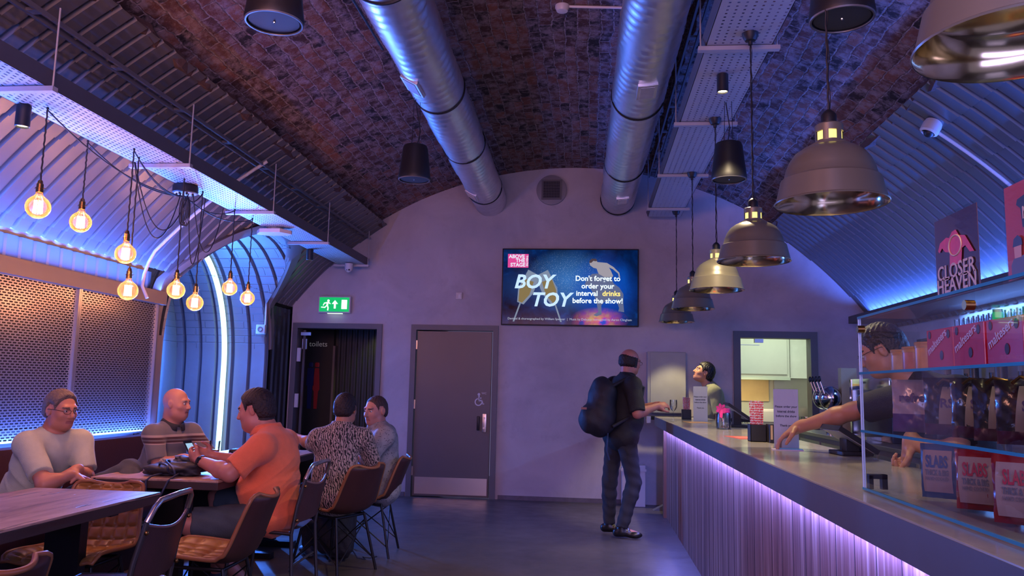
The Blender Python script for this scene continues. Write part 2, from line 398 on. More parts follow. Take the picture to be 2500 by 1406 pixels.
def lining(name, a_list, y0, y1, mat, flip=1, opening=False):
    prof = corr_profile(y0, y1)
    if opening:
        ys = sorted(set([round(p[0], 4) for p in prof])); d = dict((round(p[0], 4), p[1]) for p in prof)
        prof = [(y, d[y]) for y in ys]
    m = MB()
    for b0, b1 in zip(a_list[:-1], a_list[1:]):
        n = 8; base = len(m.v)
        for (y, o) in prof:
            e1 = b1
            if opening and OY-OA < y < OY+OA:
                # lowest angle of this rib: where the vault meets the arch
                zo = z_open(y); e_lim = math.acos(min(1, (zo-ZC)/RL)) if zo > 2.25 else abs(b1)
                e1 = -min(abs(b1), max(e_lim, abs(b0)))
            for i in range(n+1):
                a = b0+(e1-b0)*i/n; R = RL-o+(.009*(1-i/n)); x, z = arc(a, R); m.v.append((x, y, z))
        for j in range(len(prof)-1):
            for i in range(n):
                p = base+j*(n+1)+i; m.f.append((p, p+1, p+n+2, p+n+1)); m.m.append(0)
    o = m.build(name, mat, smooth=40); return o
AL = [-.545, -.64, -.749, -.884, -.905]
o = lining('wall_left', AL, -1.5, YW, M_corr, opening=True); struct(o, 'corrugated steel lining curving up on the left side')
o = lining('wall_right', [.562, .63, .707, .846, .96], -1.5, YW, M_corr); struct(o, 'corrugated steel lining curving up on the right behind the bar')
# vertical corrugated skirt above the beam, and the corner column beyond the side arch
m = MB(); pr_ = corr_profile(-1.5, 6.72, -.015)
for (y, h_) in pr_: m.v += [(-3.92+h_, y, 1.9), (-3.92+h_, y, 2.29)]
m.f += [(2*i, 2*i+1, 2*i+3, 2*i+2) for i in range(len(pr_)-1)]; m.m += [0]*(len(pr_)-1)
struct(m.build('trim_1', M_corr, smooth=40), 'strip of upright corrugated steel above the brown beam', 'trim')
m = MB()
zs = [0, 1.0, 1.72]+[1.72+.53*i/10 for i in range(1, 11)]
us = [i/28 for i in range(29)]
for z in zs:
    t = 1-((z-OZ)/OB)**2 if z > OZ else 1
    ye = OY+OA*math.sqrt(t) if z > OZ else OY+OA
    for u in us:
        y = ye+(YW-ye)*u; k = (y/PITCH) % 1; h_ = .02 if .77 < k < .93 else 0
        m.v.append((-3.79+h_, y, z))
n_ = len(us)
for i in range(len(zs)-1):
    for j in range(n_-1): m.f.append((i*n_+j, i*n_+j+1, (i+1)*n_+j+1, (i+1)*n_+j)); m.m.append(0)
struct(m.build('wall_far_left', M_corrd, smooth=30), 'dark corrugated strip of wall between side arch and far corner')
# raw edge where brick meets lining
for k, (a, s) in enumerate(((-.556, 1), (.572, 1))):
    m = MB(); x, z = arc(a, RB-.045)
    pts = [(x+.02*rnd.uniform(-1, 1), -1.5+(YW+1.5)*i/90, z+.02*rnd.uniform(-1, 1)) for i in range(91)]
    m.tube(pts, [.036+.014*rnd.random() for _ in pts], 6)
    struct(m.build('trim_%d' % (2+k), pm('rough_mortar_edge', (.09, .05, .045), .9, var=.5, scale=20, bump=.8)), 'ragged mortar edge where the brick meets the steel', 'trim')
# outer walls behind everything
m = MB(); m.b2((-4.03, -2, -.05), (-3.96, 6.7, 2.4)); struct(m.build('wall_left_back', M_plaster), 'plastered wall behind the metal panels', 'wall')
m = MB(); m.b2((3.42, -2, -.05), (3.5, YW, 2.6)); struct(m.build('wall_right_low', M_plaster), 'plastered wall behind the back bar', 'wall')
# ---- far wall with three openings
DO = [(-3.66, -2.64, 2.02), (-2.14, -1.18, 2.02), (1.79, 2.60, 1.985)]
m = MB(); xs = sorted(set([-4.0+i*.125 for i in range(61)]+[v for d in DO for v in d[:2]])); xs = [x for x in xs if -3.85 <= x <= 3.5]
def top(x): return min(vz(max(min(x, 3.9), -4.4)), 4.2)
for a, b_ in zip(xs[:-1], xs[1:]):
    mid = (a+b_)/2; z0 = 0
    for d in DO:
        if d[0] < mid < d[1]: z0 = d[2]
    for y in (YW, YW+.16):
        m.add([(a, y, z0), (b_, y, z0), (b_, y, top(b_)), (a, y, top(a))], [(0, 1, 2, 3)])
struct(m.build('wall_back', M_plaster), 'rough grey plaster wall across the end of the hall')
# low skirting at the wall foot
m = MB(); m.b2((-2.62+.06, YW-.012, 0), (-2.22, YW, .05)); m.b2((-1.08, YW-.012, 0), (.62, YW, .05)); struct(m.build('baseboard_back', pm('scuffed_skirting', (.14, .12, .14), .7, var=.4, scale=14)), 'low scuffed skirting along the far wall', 'baseboard')
# ---- side alcove
def al(x):
    t = min(1, max(0, (x+3.2)/(-1.1))); return (OY+(8.0-OY)*t, OA+(1.12-OA)*t, OZ+(1.5-OZ)*t, OB+(1.40-OB)*t)
def b_alc(N, L, tc, b):
    o = tc.outputs['Object']
    sp = N.new('ShaderNodeSeparateXYZ'); L.new(o, sp.inputs[0])
    n = noise(N, L, o, 3, 4)
    uvm = N.new('ShaderNodeCombineXYZ'); L.new(sp.outputs[0], uvm.inputs[0]); L.new(sp.outputs[2], uvm.inputs[1])
    bt = N.new('ShaderNodeTexBrick'); L.new(uvm.outputs[0], bt.inputs['Vector']); bt.inputs['Scale'].default_value = 1
    bt.inputs['Brick Width'].default_value = .24; bt.inputs['Row Height'].default_value = .085; bt.inputs['Mortar Size'].default_value = .008
    bt.inputs['Mortar Smooth'].default_value = .6
    gt = N.new('ShaderNodeMath'); gt.operation = 'GREATER_THAN'; gt.inputs[1].default_value = 1.72; L.new(sp.outputs[2], gt.inputs[0])
    ml = N.new('ShaderNodeMath'); ml.operation = 'MULTIPLY'; L.new(gt.outputs[0], ml.inputs[0]); L.new(bt.outputs['Fac'], ml.inputs[1])
    inv = N.new('ShaderNodeMath'); inv.operation = 'MULTIPLY_ADD'; inv.inputs[1].default_value = -1; L.new(ml.outputs[0], inv.inputs[0]); L.new(n.outputs['Fac'], inv.inputs[2])
    c = mixc(N, L, n.outputs['Fac'], (.23, .235, .25), (.31, .31, .33)); L.new(c, b.inputs['Base Color'])
    bumpn(N, L, inv.outputs[0], b, .7, .02)
M_alc = nodes_mat('painted_alcove_masonry', b_alc, .6)
M_groove = pm('alcove_groove', (.07, .07, .085), .6, var=.1)
GX = [-3.42, -3.62, -3.82, -4.02, -4.22, -4.42, -4.62, -4.82]
def alc_pt(x, s, inset=0):
    yc, a, zs_, b_ = al(x); a -= inset; b_ -= inset
    L1 = zs_; L2 = PI; tot = 2*L1+L2*1.3
    u = s*tot
    if u < L1: return (x, yc+a, u)
    if u > L1+L2*1.3: return (x, yc-a, tot-u)
    th = (u-L1)/1.3; return (x, yc+a*math.cos(th), zs_+b_*math.sin(th))
m = MB(); xs = []
for g in GX: xs += [g+.022, g+.014, g-.014, g-.022]
xs = [-3.15]+sorted(xs, reverse=True)+[-4.92]
def x_lining(z): return XC-math.sqrt(RL*RL-(z-ZC)**2) if z > 2.2 else -3.80
ns = 96
for x in xs:
    off = -.03 if any(abs(x-g) < .016 for g in GX) else 0
    for i in range(ns+1):
        p = alc_pt(x, i/ns, off)
        for _ in range(3):
            xl = x_lining(p[2])
            if p[0] > xl: p = alc_pt(xl, i/ns, 0)
        m.v.append(p)
for i in range(len(xs)-1):
    gv = any(abs((xs[i]+xs[i+1])/2-g) < .016 for g in GX)
    for j in range(ns):
        q0, q1 = m.v[i*(ns+1)+j], m.v[(i+1)*(ns+1)+j]
        if abs(q0[0]-q1[0]) < 1e-5 and abs(m.v[i*(ns+1)+j+1][0]-m.v[(i+1)*(ns+1)+j+1][0]) < 1e-5: continue
        m.f.append((i*(ns+1)+j, (i+1)*(ns+1)+j, (i+1)*(ns+1)+j+1, i*(ns+1)+j+1)); m.m.append(1 if gv else 0)
struct(m.build('wall_alcove', [M_alc, M_groove], smooth=35), 'painted ribbed masonry of the side arch')
m = MB(); m.b2((-5.0, 6.6, 0), (-4.92, 9.3, 3.1)); struct(m.build('wall_alcove_back', M_alc), 'painted end wall of the side arch')
# reveal band round the mouth of the arch
m = MB(); N_ = 60
for i in range(N_+1):
    th = PI*(i/N_)
    row = []
    for (ga, dx) in ((0, .03), (.10, .03), (.10, -.05), (0, -.05)):
        y = OY+(OA+ga)*math.cos(th); z = OZ+(OB+ga)*math.sin(th)
        x = XC-math.sqrt(RL*RL-(max(z, 2.22)-ZC)**2)+dx; row.append((x, y, z))
    m.v += row
for i in range(N_):
    for k in range(4): m.f.append((4*i+k, 4*i+(k+1) % 4, 4*i+4+(k+1) % 4, 4*i+4+k)); m.m.append(0)
m.b2((-3.83, OY-OA-.10, 0), (-3.75, OY-OA, OZ)); 
struct(m.build('trim_4', M_brown, smooth=50), 'brown painted band round the mouth of the side arch', 'trim')
# alcove back door
m = MB(); m.b2((-4.93, 7.35, 0), (-4.88, 7.43, 2.12)); m.b2((-4.93, 8.42, 0), (-4.88, 8.5, 2.12)); m.b2((-4.93, 7.35, 2.04), (-4.88, 8.5, 2.12)); fr = m.build('door_4', M_frame)
m = MB(); m.b2((-4.92, 7.43, 0), (-4.89, 8.42, 2.04)); m.build('door_leaf', M_door, fr)
m = MB(); [m.b2((-4.89, 8.38, z), (-4.872, 8.43, z+.12)) for z in (.25, 1.0, 1.7)]; m.build('hinge', M_steel, fr)
struct(fr, 'painted door at the back of the blue lit arch', 'door')
# ---- far wall doors
def door_frame(name, x0, x1, zt, w=.065, y=YW, dpt=.17, label=''):
    m = MB(); m.b2((x0-w, y-.03, 0), (x0, y+dpt, zt+w)); m.b2((x1, y-.03, 0), (x1+w, y+dpt, zt+w)); m.b2((x0, y-.03, zt), (x1, y+dpt, zt+w))
    return struct(m.build(name, M_frame), label, 'door')
d1 = door_frame('door_1', -3.66, -2.64, 2.02, label='open grey framed doorway to the dark toilets corridor')
# its leaf, opened back into the corridor, seen on edge at the left
m = MB(); m.prism([(-3.62, 9.80, .01), (-3.585, 9.79, .01), (-3.86, 10.58, .01), (-3.895, 10.57, .01)], (0, 0, 1.99)); lf = m.build('door_leaf', M_frame, d1)
m = MB(); m.b2((-3.63, 9.735, 1.93), (-3.50, 9.75, 1.97)); m.b2((-3.63, 9.80, 1.76), (-3.57, 9.83, 1.89)); m.build('door_closer', M_steel, d1)
m = MB(); [m.b2((-3.655, 9.70, z), (-3.61, 9.73, z+.17)) for z in (.5, 1.03, 1.6)]; m.build('hinge', M_white, d1)
d2 = door_frame('door_2', -2.14, -1.18, 2.02, label='closed accessible toilet door with steel kick plate')
m = MB(); m.b2((-2.125, YW-.005, .012), (-1.195, YW+.04, 2.005)); lf = m.build('door_leaf', M_door, d2)
m = MB(); m.b2((-2.10, YW-.011, .035), (-1.215, YW-.005, .235)); m.build('kick_plate', M_steel, d2)
m = MB(); m.box((-1.262, YW-.014, .90), (.05, .012, .22), bev=.005); m.cyl((-1.262, YW-.02, .96), (-1.262, YW-.05, .96), .011, 10); m.cyl((-1.262, YW-.02, .84), (-1.262, YW-.045, .84), .014, 10)
m.build('lock_plate', M_steel, d2, smooth=40)
m = MB(); m.box((-1.335, YW-.03, .895), (.03, .05, .17), bev=.008); m.build('pull_handle', M_black, d2, smooth=40)
m = MB(); [m.b2((-2.15, YW-.012, z), (-2.125, YW-.002, z+.11)) for z in (.25, 1.05, 1.78)]; m.build('hinge', M_steel, d2)
# wheelchair sign cut as one symbol
M_sign = pm('pale_sign_vinyl', (.70, .68, .70), .5, var=0)
m = MB(); sx, sz, yy = -1.335, 1.18, YW-.008
m.cyl((sx-.002, yy, sz+.062), (sx-.002, yy-.003, sz+.062), .017, 16)
def bar(a, b_, w):
    a = Vector((a[0], 0, a[1])); b_ = Vector((b_[0], 0, b_[1])); t = (b_-a).normalized(); n = Vector((t.z, 0, -t.x))*w/2
    m.prism([Vector((sx, yy, sz))+p for p in (a+n, b_+n, b_-n, a-n)], (0, -.003, 0))
bar((0, .045), (0, -.012), .018); bar((0, .018), (.03, .018), .013); bar((-.004, -.012), (.038, -.012), .018); bar((.034, -.012), (.048, -.055), .018); bar((.044, -.055), (.064, -.05), .014)
n_ = 26; ring = []
for i in range(n_+1):
    th = math.radians(100+245*i/n_); ring.append((math.cos(th), math.sin(th)))
for i in range(n_):
    p = [(sx-.006+r_*c[0], yy, sz-.03+r_*c[1]) for r_, c in ((.047, ring[i]), (.047, ring[i+1]), (.034, ring[i+1]), (.034, ring[i]))]
    m.prism(p, (0, -.003, 0))
wc = m.build('wheelchair_symbol', M_sign, d2)
text('WC', .035, M_sign, frame_T((-1.275, YW-.009, 1.255), (1, 0, 0), (0, 0, 1)), d2, 'wc_letters')
d3 = door_frame('door_3', 1.79, 2.60, 1.985, w=.08, label='grey framed doorway open to the bright kitchen')
m = MB(); m.b2((1.80, YW+.02, 1.90), (2.02, YW+.05, 1.905)); m.b2((1.96, YW-.01, 1.93), (2.06, YW+.05, 1.975)); m.build('door_closer', M_steel, d3)
# ---- corridor behind door 1: black corrugated wall
m = MB(); pr_ = []
x = -4.3
while x < -2.0:
    pr_ += [(x, 0), (x+.035, 0), (x+.045, .02), (x+.07, .02), (x+.08, 0)]; x += .08
for (x, o_) in pr_: m.v += [(x, 11.0-o_, 0), (x, 11.0-o_, 2.5)]
m.f += [(2*i, 2*i+1, 2*i+3, 2*i+2) for i in range(len(pr_)-1)]; m.m += [0]*(len(pr_)-1)
struct(m.build('wall_corridor', pm('black_corrugated', (.06, .06, .055), .45, .3), smooth=30), 'black corrugated wall inside the toilets corridor')
m = MB(); m.b2((-4.5, 9.9, 2.3), (-1.9, 11.1, 2.36)); m.b2((-2.3, 9.9, 0), (-2.24, 11.05, 2.4)); m.b2((-4.6, 9.89, 0), (-4.4, 11.05, 2.4))
struct(m.build('wall_corridor_side', pm('black_wall_paint', (.02, .02, .02), .8)), 'black side walls of the corridor')
m = MB(); m.b2((-4.25, 10.90, 0), (-3.58, 10.955, 2.3)); cd_ = m.build('door_5', pm('black_door', (.03, .03, .032), .5)); struct(cd_, 'black toilets door in the corridor', 'door')
m = MB(); m.b2((-3.58, 10.88, 0), (-3.55, 10.96, 1.86)); m.build('door_edge', M_brown, cd_)
text('toilets', .105, pm('toilet_lettering', (.6, .6, .58), .5, var=0, emit=(.5, .5, .45), es=.10), frame_T((-3.80, 10.893, 1.88), (1, 0, 0), (0, 0, 1)), cd_, 'toilets_lettering')
def pict(x, mat, nm, skirt):
    m = MB(); y = 10.893
    m.lathe([(.001, 0), (.028, .0), (.034, .03), (.028, .06), (.001, .065)], 14, (x, y, 1.56), T=Matrix.Diagonal((1, .15, 1, 1)))
    pts = [(-.045, 1.545), (.045, 1.545), (.055, 1.30), (.035, 1.30), (.028, .98), (-.028, .98), (-.035, 1.30), (-.055, 1.30)]
    if skirt: pts = [(-.03, 1.545), (.03, 1.545), (.05, 1.25), (.03, 1.22), (.022, .98), (-.022, .98), (-.03, 1.22), (-.05, 1.25)]
    m.prism([(x+p[0], y, p[1]) for p in pts], (0, -.004, 0)); m.build(nm, mat, cd_)
pict(-3.89, pm('blue_pictogram', (.012, .018, .12), .5, var=0, emit=(.01, .02, .3), es=.01), 'man_pictogram', False)
pict(-3.80, pm('red_pictogram', (.25, .012, .015), .5, var=0, emit=(.6, .02, .04), es=.03), 'woman_pictogram', True)
# ---- kitchen behind door 3
for nm_, lo_, hi_ in (('wall_kitchen_back', (1.2, 11.75, 0), (3.4, 11.8, 2.6)), ('wall_kitchen_left', (1.15, 9.9, 0), (1.2, 11.8, 2.6)), ('wall_kitchen_right', (3.4, 9.9, 0), (3.45, 11.8, 2.6)), ('ceiling_kitchen', (1.15, 9.88, 2.5), (3.45, 11.8, 2.56))):
    m = MB(); m.b2(lo_, hi_); struct(m.build(nm_, M_offw), 'pale green white surface of the kitchen')
m = MB(); m.b2((1.3, 11.45, 1.56), (2.78, 11.75, 2.3)); kc = m.build('wall_cupboard', M_offw)
tag(kc, 'pale wall cupboard seen through the kitchen doorway', 'cupboard')
m = MB(); m.b2((2.02, 11.425, 1.60), (2.74, 11.45, 2.28)); m.build('door', M_offw, kc); m = MB(); m.b2((1.32, 11.425, 1.60), (1.99, 11.45, 2.28)); m.build('door', M_offw, kc)
m = MB(); m.b2((1.3, 11.42, 1.52), (2.78, 11.75, 1.56)); m.build('light_pelmet', pm('pale_green_trim', (.5, .58, .5), .4), kc)
m = MB(); m.b2((2.80, 11.5, 1.55), (3.39, 11.745, 2.4)); tag(m.build('extractor_box', pm('white_enamel', (.75, .78, .72), .3)), 'white boxed unit beside the kitchen wall cupboard', 'unit')
m = MB(); m.b2((2.62, 11.70, 1.02), (3.4, 11.74, 1.55)); tag(m.build('splashback', M_steel), 'steel splashback under the white boxed unit', 'splashback')
m = MB(); m.b2((1.2, 11.72, 1.22), (2.55, 11.745, 1.52)); tag(m.build('warm_splashback', pm('cream_splashback', (.75, .55, .28), .4)), 'cream board lit warm under the kitchen cupboard', 'splashback')
m = MB(); m.b2((1.21, 11.15, 0), (3.39, 11.72, .88)); kb = m.build('kitchen_worktop', M_offw); tag(kb, 'kitchen base units and worktop beyond the doorway', 'worktop')
m = MB(); m.b2((1.21, 11.1, .88), (3.39, 11.74, .92)); m.build('worktop', M_steel, kb)
def tumbler(n, h, r): 
    m = MB(); m.lathe([(.001, 0), (r*.8, 0), (r, h), (r-.003, h), (r*.78, .006), (.001, .008)], n); return m
g0 = tumbler(12, .11, .036).build('drinking_glass', M_tumbler, smooth=40)
tag(g0, 'clear glass in the cluster on the kitchen worktop', 'glass', 'glasses on the kitchen worktop')
g0.location = (1.95, 11.3, .92); kk = [(2.03, 11.25), (2.11, 11.33), (2.18, 11.24), (2.26, 11.3), (2.10, 11.18), (1.99, 11.36), (2.75, 11.3), (2.84, 11.26), (2.9, 11.34)]
for (x, y) in kk: c = g0.copy(); COL.objects.link(c); c.location = (x, y, .92)
m = MB(); m.box((2.45, 11.35, 1.02), (.2, .16, .2), bev=.01); m.b2((2.37, 11.26, .95), (2.53, 11.268, 1.09)); tag(m.build('toaster', M_white, smooth=30), 'small white appliance on the kitchen worktop', 'appliance')
m = MB(); m.box((3.1, 11.5, .975), (.22, .18, .10), bev=.012); m.lathe([(.05, 0), (.06, .07), (.05, .12), (.001, .14)], 16, (3.1, 11.5, 1.02)); tag(m.build('kettle', M_chrome, smooth=40), 'shiny metal pot on the right of the kitchen worktop', 'pot')
# ---------------------------------------------------------------- perforated metal panels on the left
def perf(m, P, U, V, pu, pv, hu, hv, stag=.5, edge=.0, mi=0, th=0):
    """plate over P(u,v), 0..U x 0..V, with real slots hu x hv on a pu x pv pitch"""
    nv = int(V/pv); v0 = (V-nv*pv)/2
    def quad(u0, u1, a, b): m.add([P(u0, a), P(u1, a), P(u1, b), P(u0, b)], [(0, 1, 2, 3)], mi)
    if v0 > 1e-4: quad(0, U, 0, v0); quad(0, U, V-v0, V)
    for k in range(nv):
        a = v0+k*pv; quad(0, U, a, a+(pv-hv)); a += pv-hv
        u = edge+(stag*pu if k % 2 else 0)-pu
        last = 0
        while u < U:
            h0, h1 = u+(pu-hu), u+pu
            h0, h1 = max(h0, edge), min(h1, U-edge)
            if h1-h0 > hu*.3:
                if h0 > last: quad(last, h0, a, a+hv)
                last = h1
            u += pu
        if last < U: quad(last, U, a, a+hv)
XM = -3.755
M_slot = M_mesh
pan = [(2.55, 4.25), (4.29, 5.47), (5.51, 6.56)]
for k, (y0, y1) in enumerate(pan):
    m = MB(); perf(m, lambda u, v: (XM, y0+u, .90+v), y1-y0, 1.085, .046, .0176, .032, .0098, edge=.012)
    lab = ['left perforated metal panel, cut by the edge of the frame', 'slotted metal panel behind the man in the pale tee', 'rightmost slotted metal panel, ending at the side arch'][k]
    o = tag(m.build('perforated_panel', M_mesh), lab, 'panel', None)
    for a_, b__ in ((y0-.02, y0), (y1, y1+.018)): m = MB(); m.b2((XM-.01, a_, .89), (XM+.02, b__, 1.985)); m.build('upright', M_mesh, o)
m = MB(); m.b2((-3.83, 2.5, .88), (-3.80, 6.6, 1.99)); struct(m.build('wall_behind_panels', pm('dark_backing', (.035, .02, .018), .5)), 'dark backing behind the slotted panels')
m = MB(); m.b2((-3.80, -1.5, 1.985), (-3.72, 6.66, 2.10), bev=.004); struct(m.build('trim_5', M_brown), 'brown beam capping the slotted panels', 'trim')
# ---------------------------------------------------------------- bench
b = thing('bench', 'long maroon leather bench along the slotted panels', 'bench', (-3.45, 4.2, 0))
def loc(o, p=b): 
    o.parent = p; o.matrix_parent_inverse = Matrix.Translation(p.location).inverted(); return o
m = MB(); m.b2((-3.775, 1.2, .40), (-3.665, 6.60, .875), bev=.03); loc(m.build('backrest', M_leather, smooth=40))
m = MB(); m.b2((-3.68, 1.2, .34), (-3.17, 6.58, .46), bev=.035); loc(m.build('seat', M_leather, smooth=40))
m = MB(); m.b2((-3.78, 1.2, 0), (-3.22, 6.56, .335)); loc(m.build('base', pm('bench_plinth', (.03, .015, .014), .6)))
# ---------------------------------------------------------------- cable trays
def tray(name, x0, x1, z, ye, ys, label, hole, side=.085, fl=.02, ybs=()):
    o = thing(name, label, 'cable tray', ((x0+x1)/2, 5, z))
    m = MB(); y0 = -.6; perf(m, lambda u, v: (x0+v, y0+u, z), ye-y0, x1-x0, *hole); p = m.build('perforated_base', M_tray); loc(p, o)
    m = MB()
    for x, s in ((x0, -1), (x1, 1)):
        m.prism([(x, y0, z), (x+s*fl, y0, z+side), (x+s*(fl-.004), y0, z+side), (x-s*.004, y0, z)], (0, ye-y0, 0))
    loc(m.build('side_rail', M_traydark), o)
    for yb in ybs:
        m = MB(); m.b2((x0-.045, yb-.02, z-.03), (x1+.045, yb+.02, z-.004)); loc(m.build('bracket', M_tray), o)
        for xx in (x0-.03, x1+.03):
            m = MB(); m.cyl((xx, yb, z-.02), (xx, yb, vz(xx, RL if xx < -2.6 else RB)-.02), .005, 6); loc(m.build('hanger_rod', M_tray), o)
    return o
tray('cable_tray', -3.11, -2.76, 2.80, 9.56, None, 'long perforated cable tray hung on the left, above the bulbs', (.045, .03, .024, .008, .5, .02), ybs=(3.64, 5.04, 6.5, 7.95, 9.47))
tray('cable_tray', .68, 1.07, 3.40, 9.45, None, 'perforated cable tray over the bar carrying the pendant lamps', (.042, .046, .013, .013, 0, .02), side=.055, ybs=(3.2, 4.67, 6.05, 7.55, 8.98))
# light rails with junction boxes
def rail(x, z, ys, boxes, ends, label):
    o = thing('conduit_rail', label, 'conduit', (x, 5, z))
    m = MB()
    for dx in (-.035, .035): m.b2((x+dx-.008, -1, z-.012), (x+dx+.008, 9.6, z+.012))
    y = -.8
    while y < 9.6: m.b2((x-.04, y, z-.008), (x+.04, y+.05, z+.008)); y += .72
    loc(m.build('ladder', M_frame), o)
    for k, yb in enumerate(boxes):
        m = MB(); m.cyl((x-.0, yb, z-.01), (x-.0, yb, z-.085), .055, 16); loc(m.build('junction_box', M_white, smooth=40), o)
        e = ends
        m = MB(); P = [(x, yb, z-.07), (x+e*.06, yb-.05, z-.085), (x+e*.14, yb-.07, z-.12), (x+e*.20, yb-.06, z-.20), (x+e*.26, yb-.05, z-.34)]
        m.tube(P, .011, 8); loc(m.build('flexible_conduit', M_white, smooth=60), o)
    return o
rail(-2.80, 3.16, (3.78, 6.0), (), -1, 'metal ladder rail with round boxes on the left lining')
rail(.74, 3.93, (4.75, 6.2, 7.7, 9.2), (), 1, 'cable rail with boxes on the brick above the bar')
# ---------------------------------------------------------------- ducts
def duct(x0, x1, zc, R, label, joints, vents, va):
    o = thing('ventilation_duct', label, 'duct', (x1, 5, zc))
    def cx(y): return x0+(x1-x0)*(y-3)/(6.7)
    m = MB(); n, seg = 48, 420; vs = []
    y0, y1 = -1.0, 9.76
    for i in range(seg+1):
        y = y0+(y1-y0)*i/seg
        for k in range(n):
            th = 2*PI*k/n
            ph = (y/.105 - k/n) % 1.0
            r = R+(.0075 if ph < .14 else 0)
            vs.append((cx(y)+r*math.cos(th), y, zc+r*math.sin(th)))
    fs = [(i*n+k, i*n+(k+1) % n, (i+1)*n+(k+1) % n, (i+1)*n+k) for i in range(seg) for k in range(n)]
    m.add(vs, fs); loc(m.build('spiral_tube', M_galv, smooth=50), o)
    for y in joints:
        m = MB(); m.lathe([(R+.001, -.012), (R+.011, -.006), (R+.011, .006), (R+.001, .012)], 40, (cx(y), y, zc), T=Matrix.Rotation(PI/2, 4, 'X')); loc(m.build('joint_ring', M_black, smooth=30), o)
    for y in vents:
        c = Vector((cx(y), y, zc)); d = Vector((math.sin(va), 0, -math.cos(va))); t = Vector((math.cos(va), 0, math.sin(va)))
        F = Matrix(((t.x, 0, d.x, 0), (0, 1, 0, 0), (t.z, 0, d.z, 0), (0, 0, 0, 1))); F.translation = c+d*(R+.004)
        m = MB(); m.add(*boxvf(-.07, .07, -.13, .13, -.02, .006), 0, F); m.add(*boxvf(-.05, .05, -.11, .11, .006, .008), 1, F)
        for s in range(22): m.add(*boxvf(-.05, .05, -.107+s*.01, -.103+s*.01, .008, .011), 0, F)
        loc(m.build('air_grille', [M_galv, M_hole]), o)
    return o
def boxvf(x0, x1, y0, y1, z0, z1):
    return ([(a, b_, c) for a in (x0, x1) for b_ in (y0, y1) for c in (z0, z1)], [(0, 1, 3, 2), (4, 6, 7, 5), (0, 4, 5, 1), (2, 3, 7, 6), (0, 2, 6, 4), (1, 5, 7, 3)])
duct(-1.165, -1.26, 3.665, .203, 'galvanised spiral duct on the left, leaning in to the far wall', (4.15, 5.95, 7.35, 9.05), (5.45, 8.75), -.5)
duct(.40, .325, 3.665, .203, 'galvanised spiral duct on the right, beside the tray', (3.2, 6.15, 8.05, 9.62), (5.55, 8.9), .1)
m = MB(); m.tube([(-1.42, -1, 3.72), (-1.43, 5.6, 3.72)], .016, 8); m.tube([(-1.45, -1, 3.66), (-1.46, 5.2, 3.66)], .008, 8); tag(m.build('conduit_pair', M_black, smooth=60), 'thin dark pipes running beside the left duct', 'pipe')
# ---------------------------------------------------------------- hanging speakers
sp = thing('pendant_speaker', '', 'speaker')
m = MB(); m.lathe([(.001, .27), (.07, .27), (.088, .262), (.096, .24), (.121, .03), (.124, .012), (.122, 0), (.112, -.004), (.112, .006), (.001, .008)], 36); m.build('cabinet', M_blackpl, sp, smooth=35)
m = MB(); m.lathe([(.001, .001), (.104, .001), (.108, .004)], 36); m.build('grille', pm('speaker_grille', (.05, .05, .055), .6, .3, var=.1), sp, smooth=30)
m = MB(); m.lathe([(.1115, -.002), (.1125, -.006), (.119, -.006), (.1215, 0)], 36); m.build('rim', pm('speaker_rim', (.12, .12, .13), .35), sp, smooth=50)
m = MB(); m.ball((0, 0, 0), .006, 8); m.build('logo_stud', M_chrome, sp)
def wires(root, dz):
    m = MB(); m.cyl((-.03, 0, .265), (-.015, 0, dz), .0022, 5); m.cyl((.03, 0, .265), (.015, 0, dz), .0022, 5); m.tube([(0, .04, .26), (.02, .06, .4), (-.02, .03, dz*.6), (.01, 0, dz)], .004, 6)
    return m.build('hanging_wires', M_cable, root)
for k, (x, y, z, lab) in enumerate(((-1.34, 3.08, 2.84, 'black pendant speaker top left, seen from right below'), (-1.34, 5.8, 2.885, 'small black pendant speaker beside the left duct'), (.97, 5.6, 2.825, 'small black pendant speaker between the shade cords'), (.97, 3.06, 2.79, 'black pendant speaker at the top edge over the bar'))):
    s = sp if k == 0 else dup(sp); s.location = (x, y, z); s['label'] = lab
    if k == 1 or k == 2: s.scale = (1, 1, 1)
    s['group'] = 'black pendant speakers'
for s in [o for o in COL.objects if o.name.startswith('pendant_speaker')]:
    x, y, z = s.location; wires(s, vz(x)-z-.01)
# ---------------------------------------------------------------- industrial pendants over the bar
M_shade = pm('grey_enamel_shade', (.19, .18, .135), .34, .25, var=.05)
M_refl = pm('polished_reflector', (.85, .70, .42), .15, 1.0, var=0)
M_glow = em('lamp_window_glow', (1, .78, .22), 1.7)
M_lamp = em('pendant_lamp_bulb', (1, .72, .32), 14)
PD = [(.87, 1.64, 2.045, 'nearest industrial shade, gold inside, cut by the top right corner'), (.885, 2.98, 2.03, 'big industrial pendant shade, first whole one from the right'), (.91, 4.50, 2.06, 'industrial pendant shade, third from the right'),
      (.935, 5.97, 2.08, 'industrial pendant shade lit pale by the spot'), (.955, 7.50, 2.095, 'dark industrial pendant shade, second from the far wall'), (.98, 9.13, 2.11, 'farthest industrial pendant shade, lowest in the photo')]
pn = thing('pendant_lamp', '', 'lamp')
prof = [(.200, 0), (.202, .004), (.196, .008), (.186, .050), (.177, .090), (.171, .094), (.165, .100), (.158, .130), (.145, .162), (.125, .190), (.100, .208), (.078, .218), (.076, .222), (.066, .225), (.064, .229), (.052, .232), (.050, .236)]
m = MB(); m.lathe(prof, 48); m.build('shade', M_shade, pn, smooth=35)
m = MB(); m.lathe([(r_-.004, z_-.001) for r_, z_ in prof[2:]][::-1]+[(.199, .001)], 48); m.build('reflector', M_refl, pn, smooth=50)
m = MB()
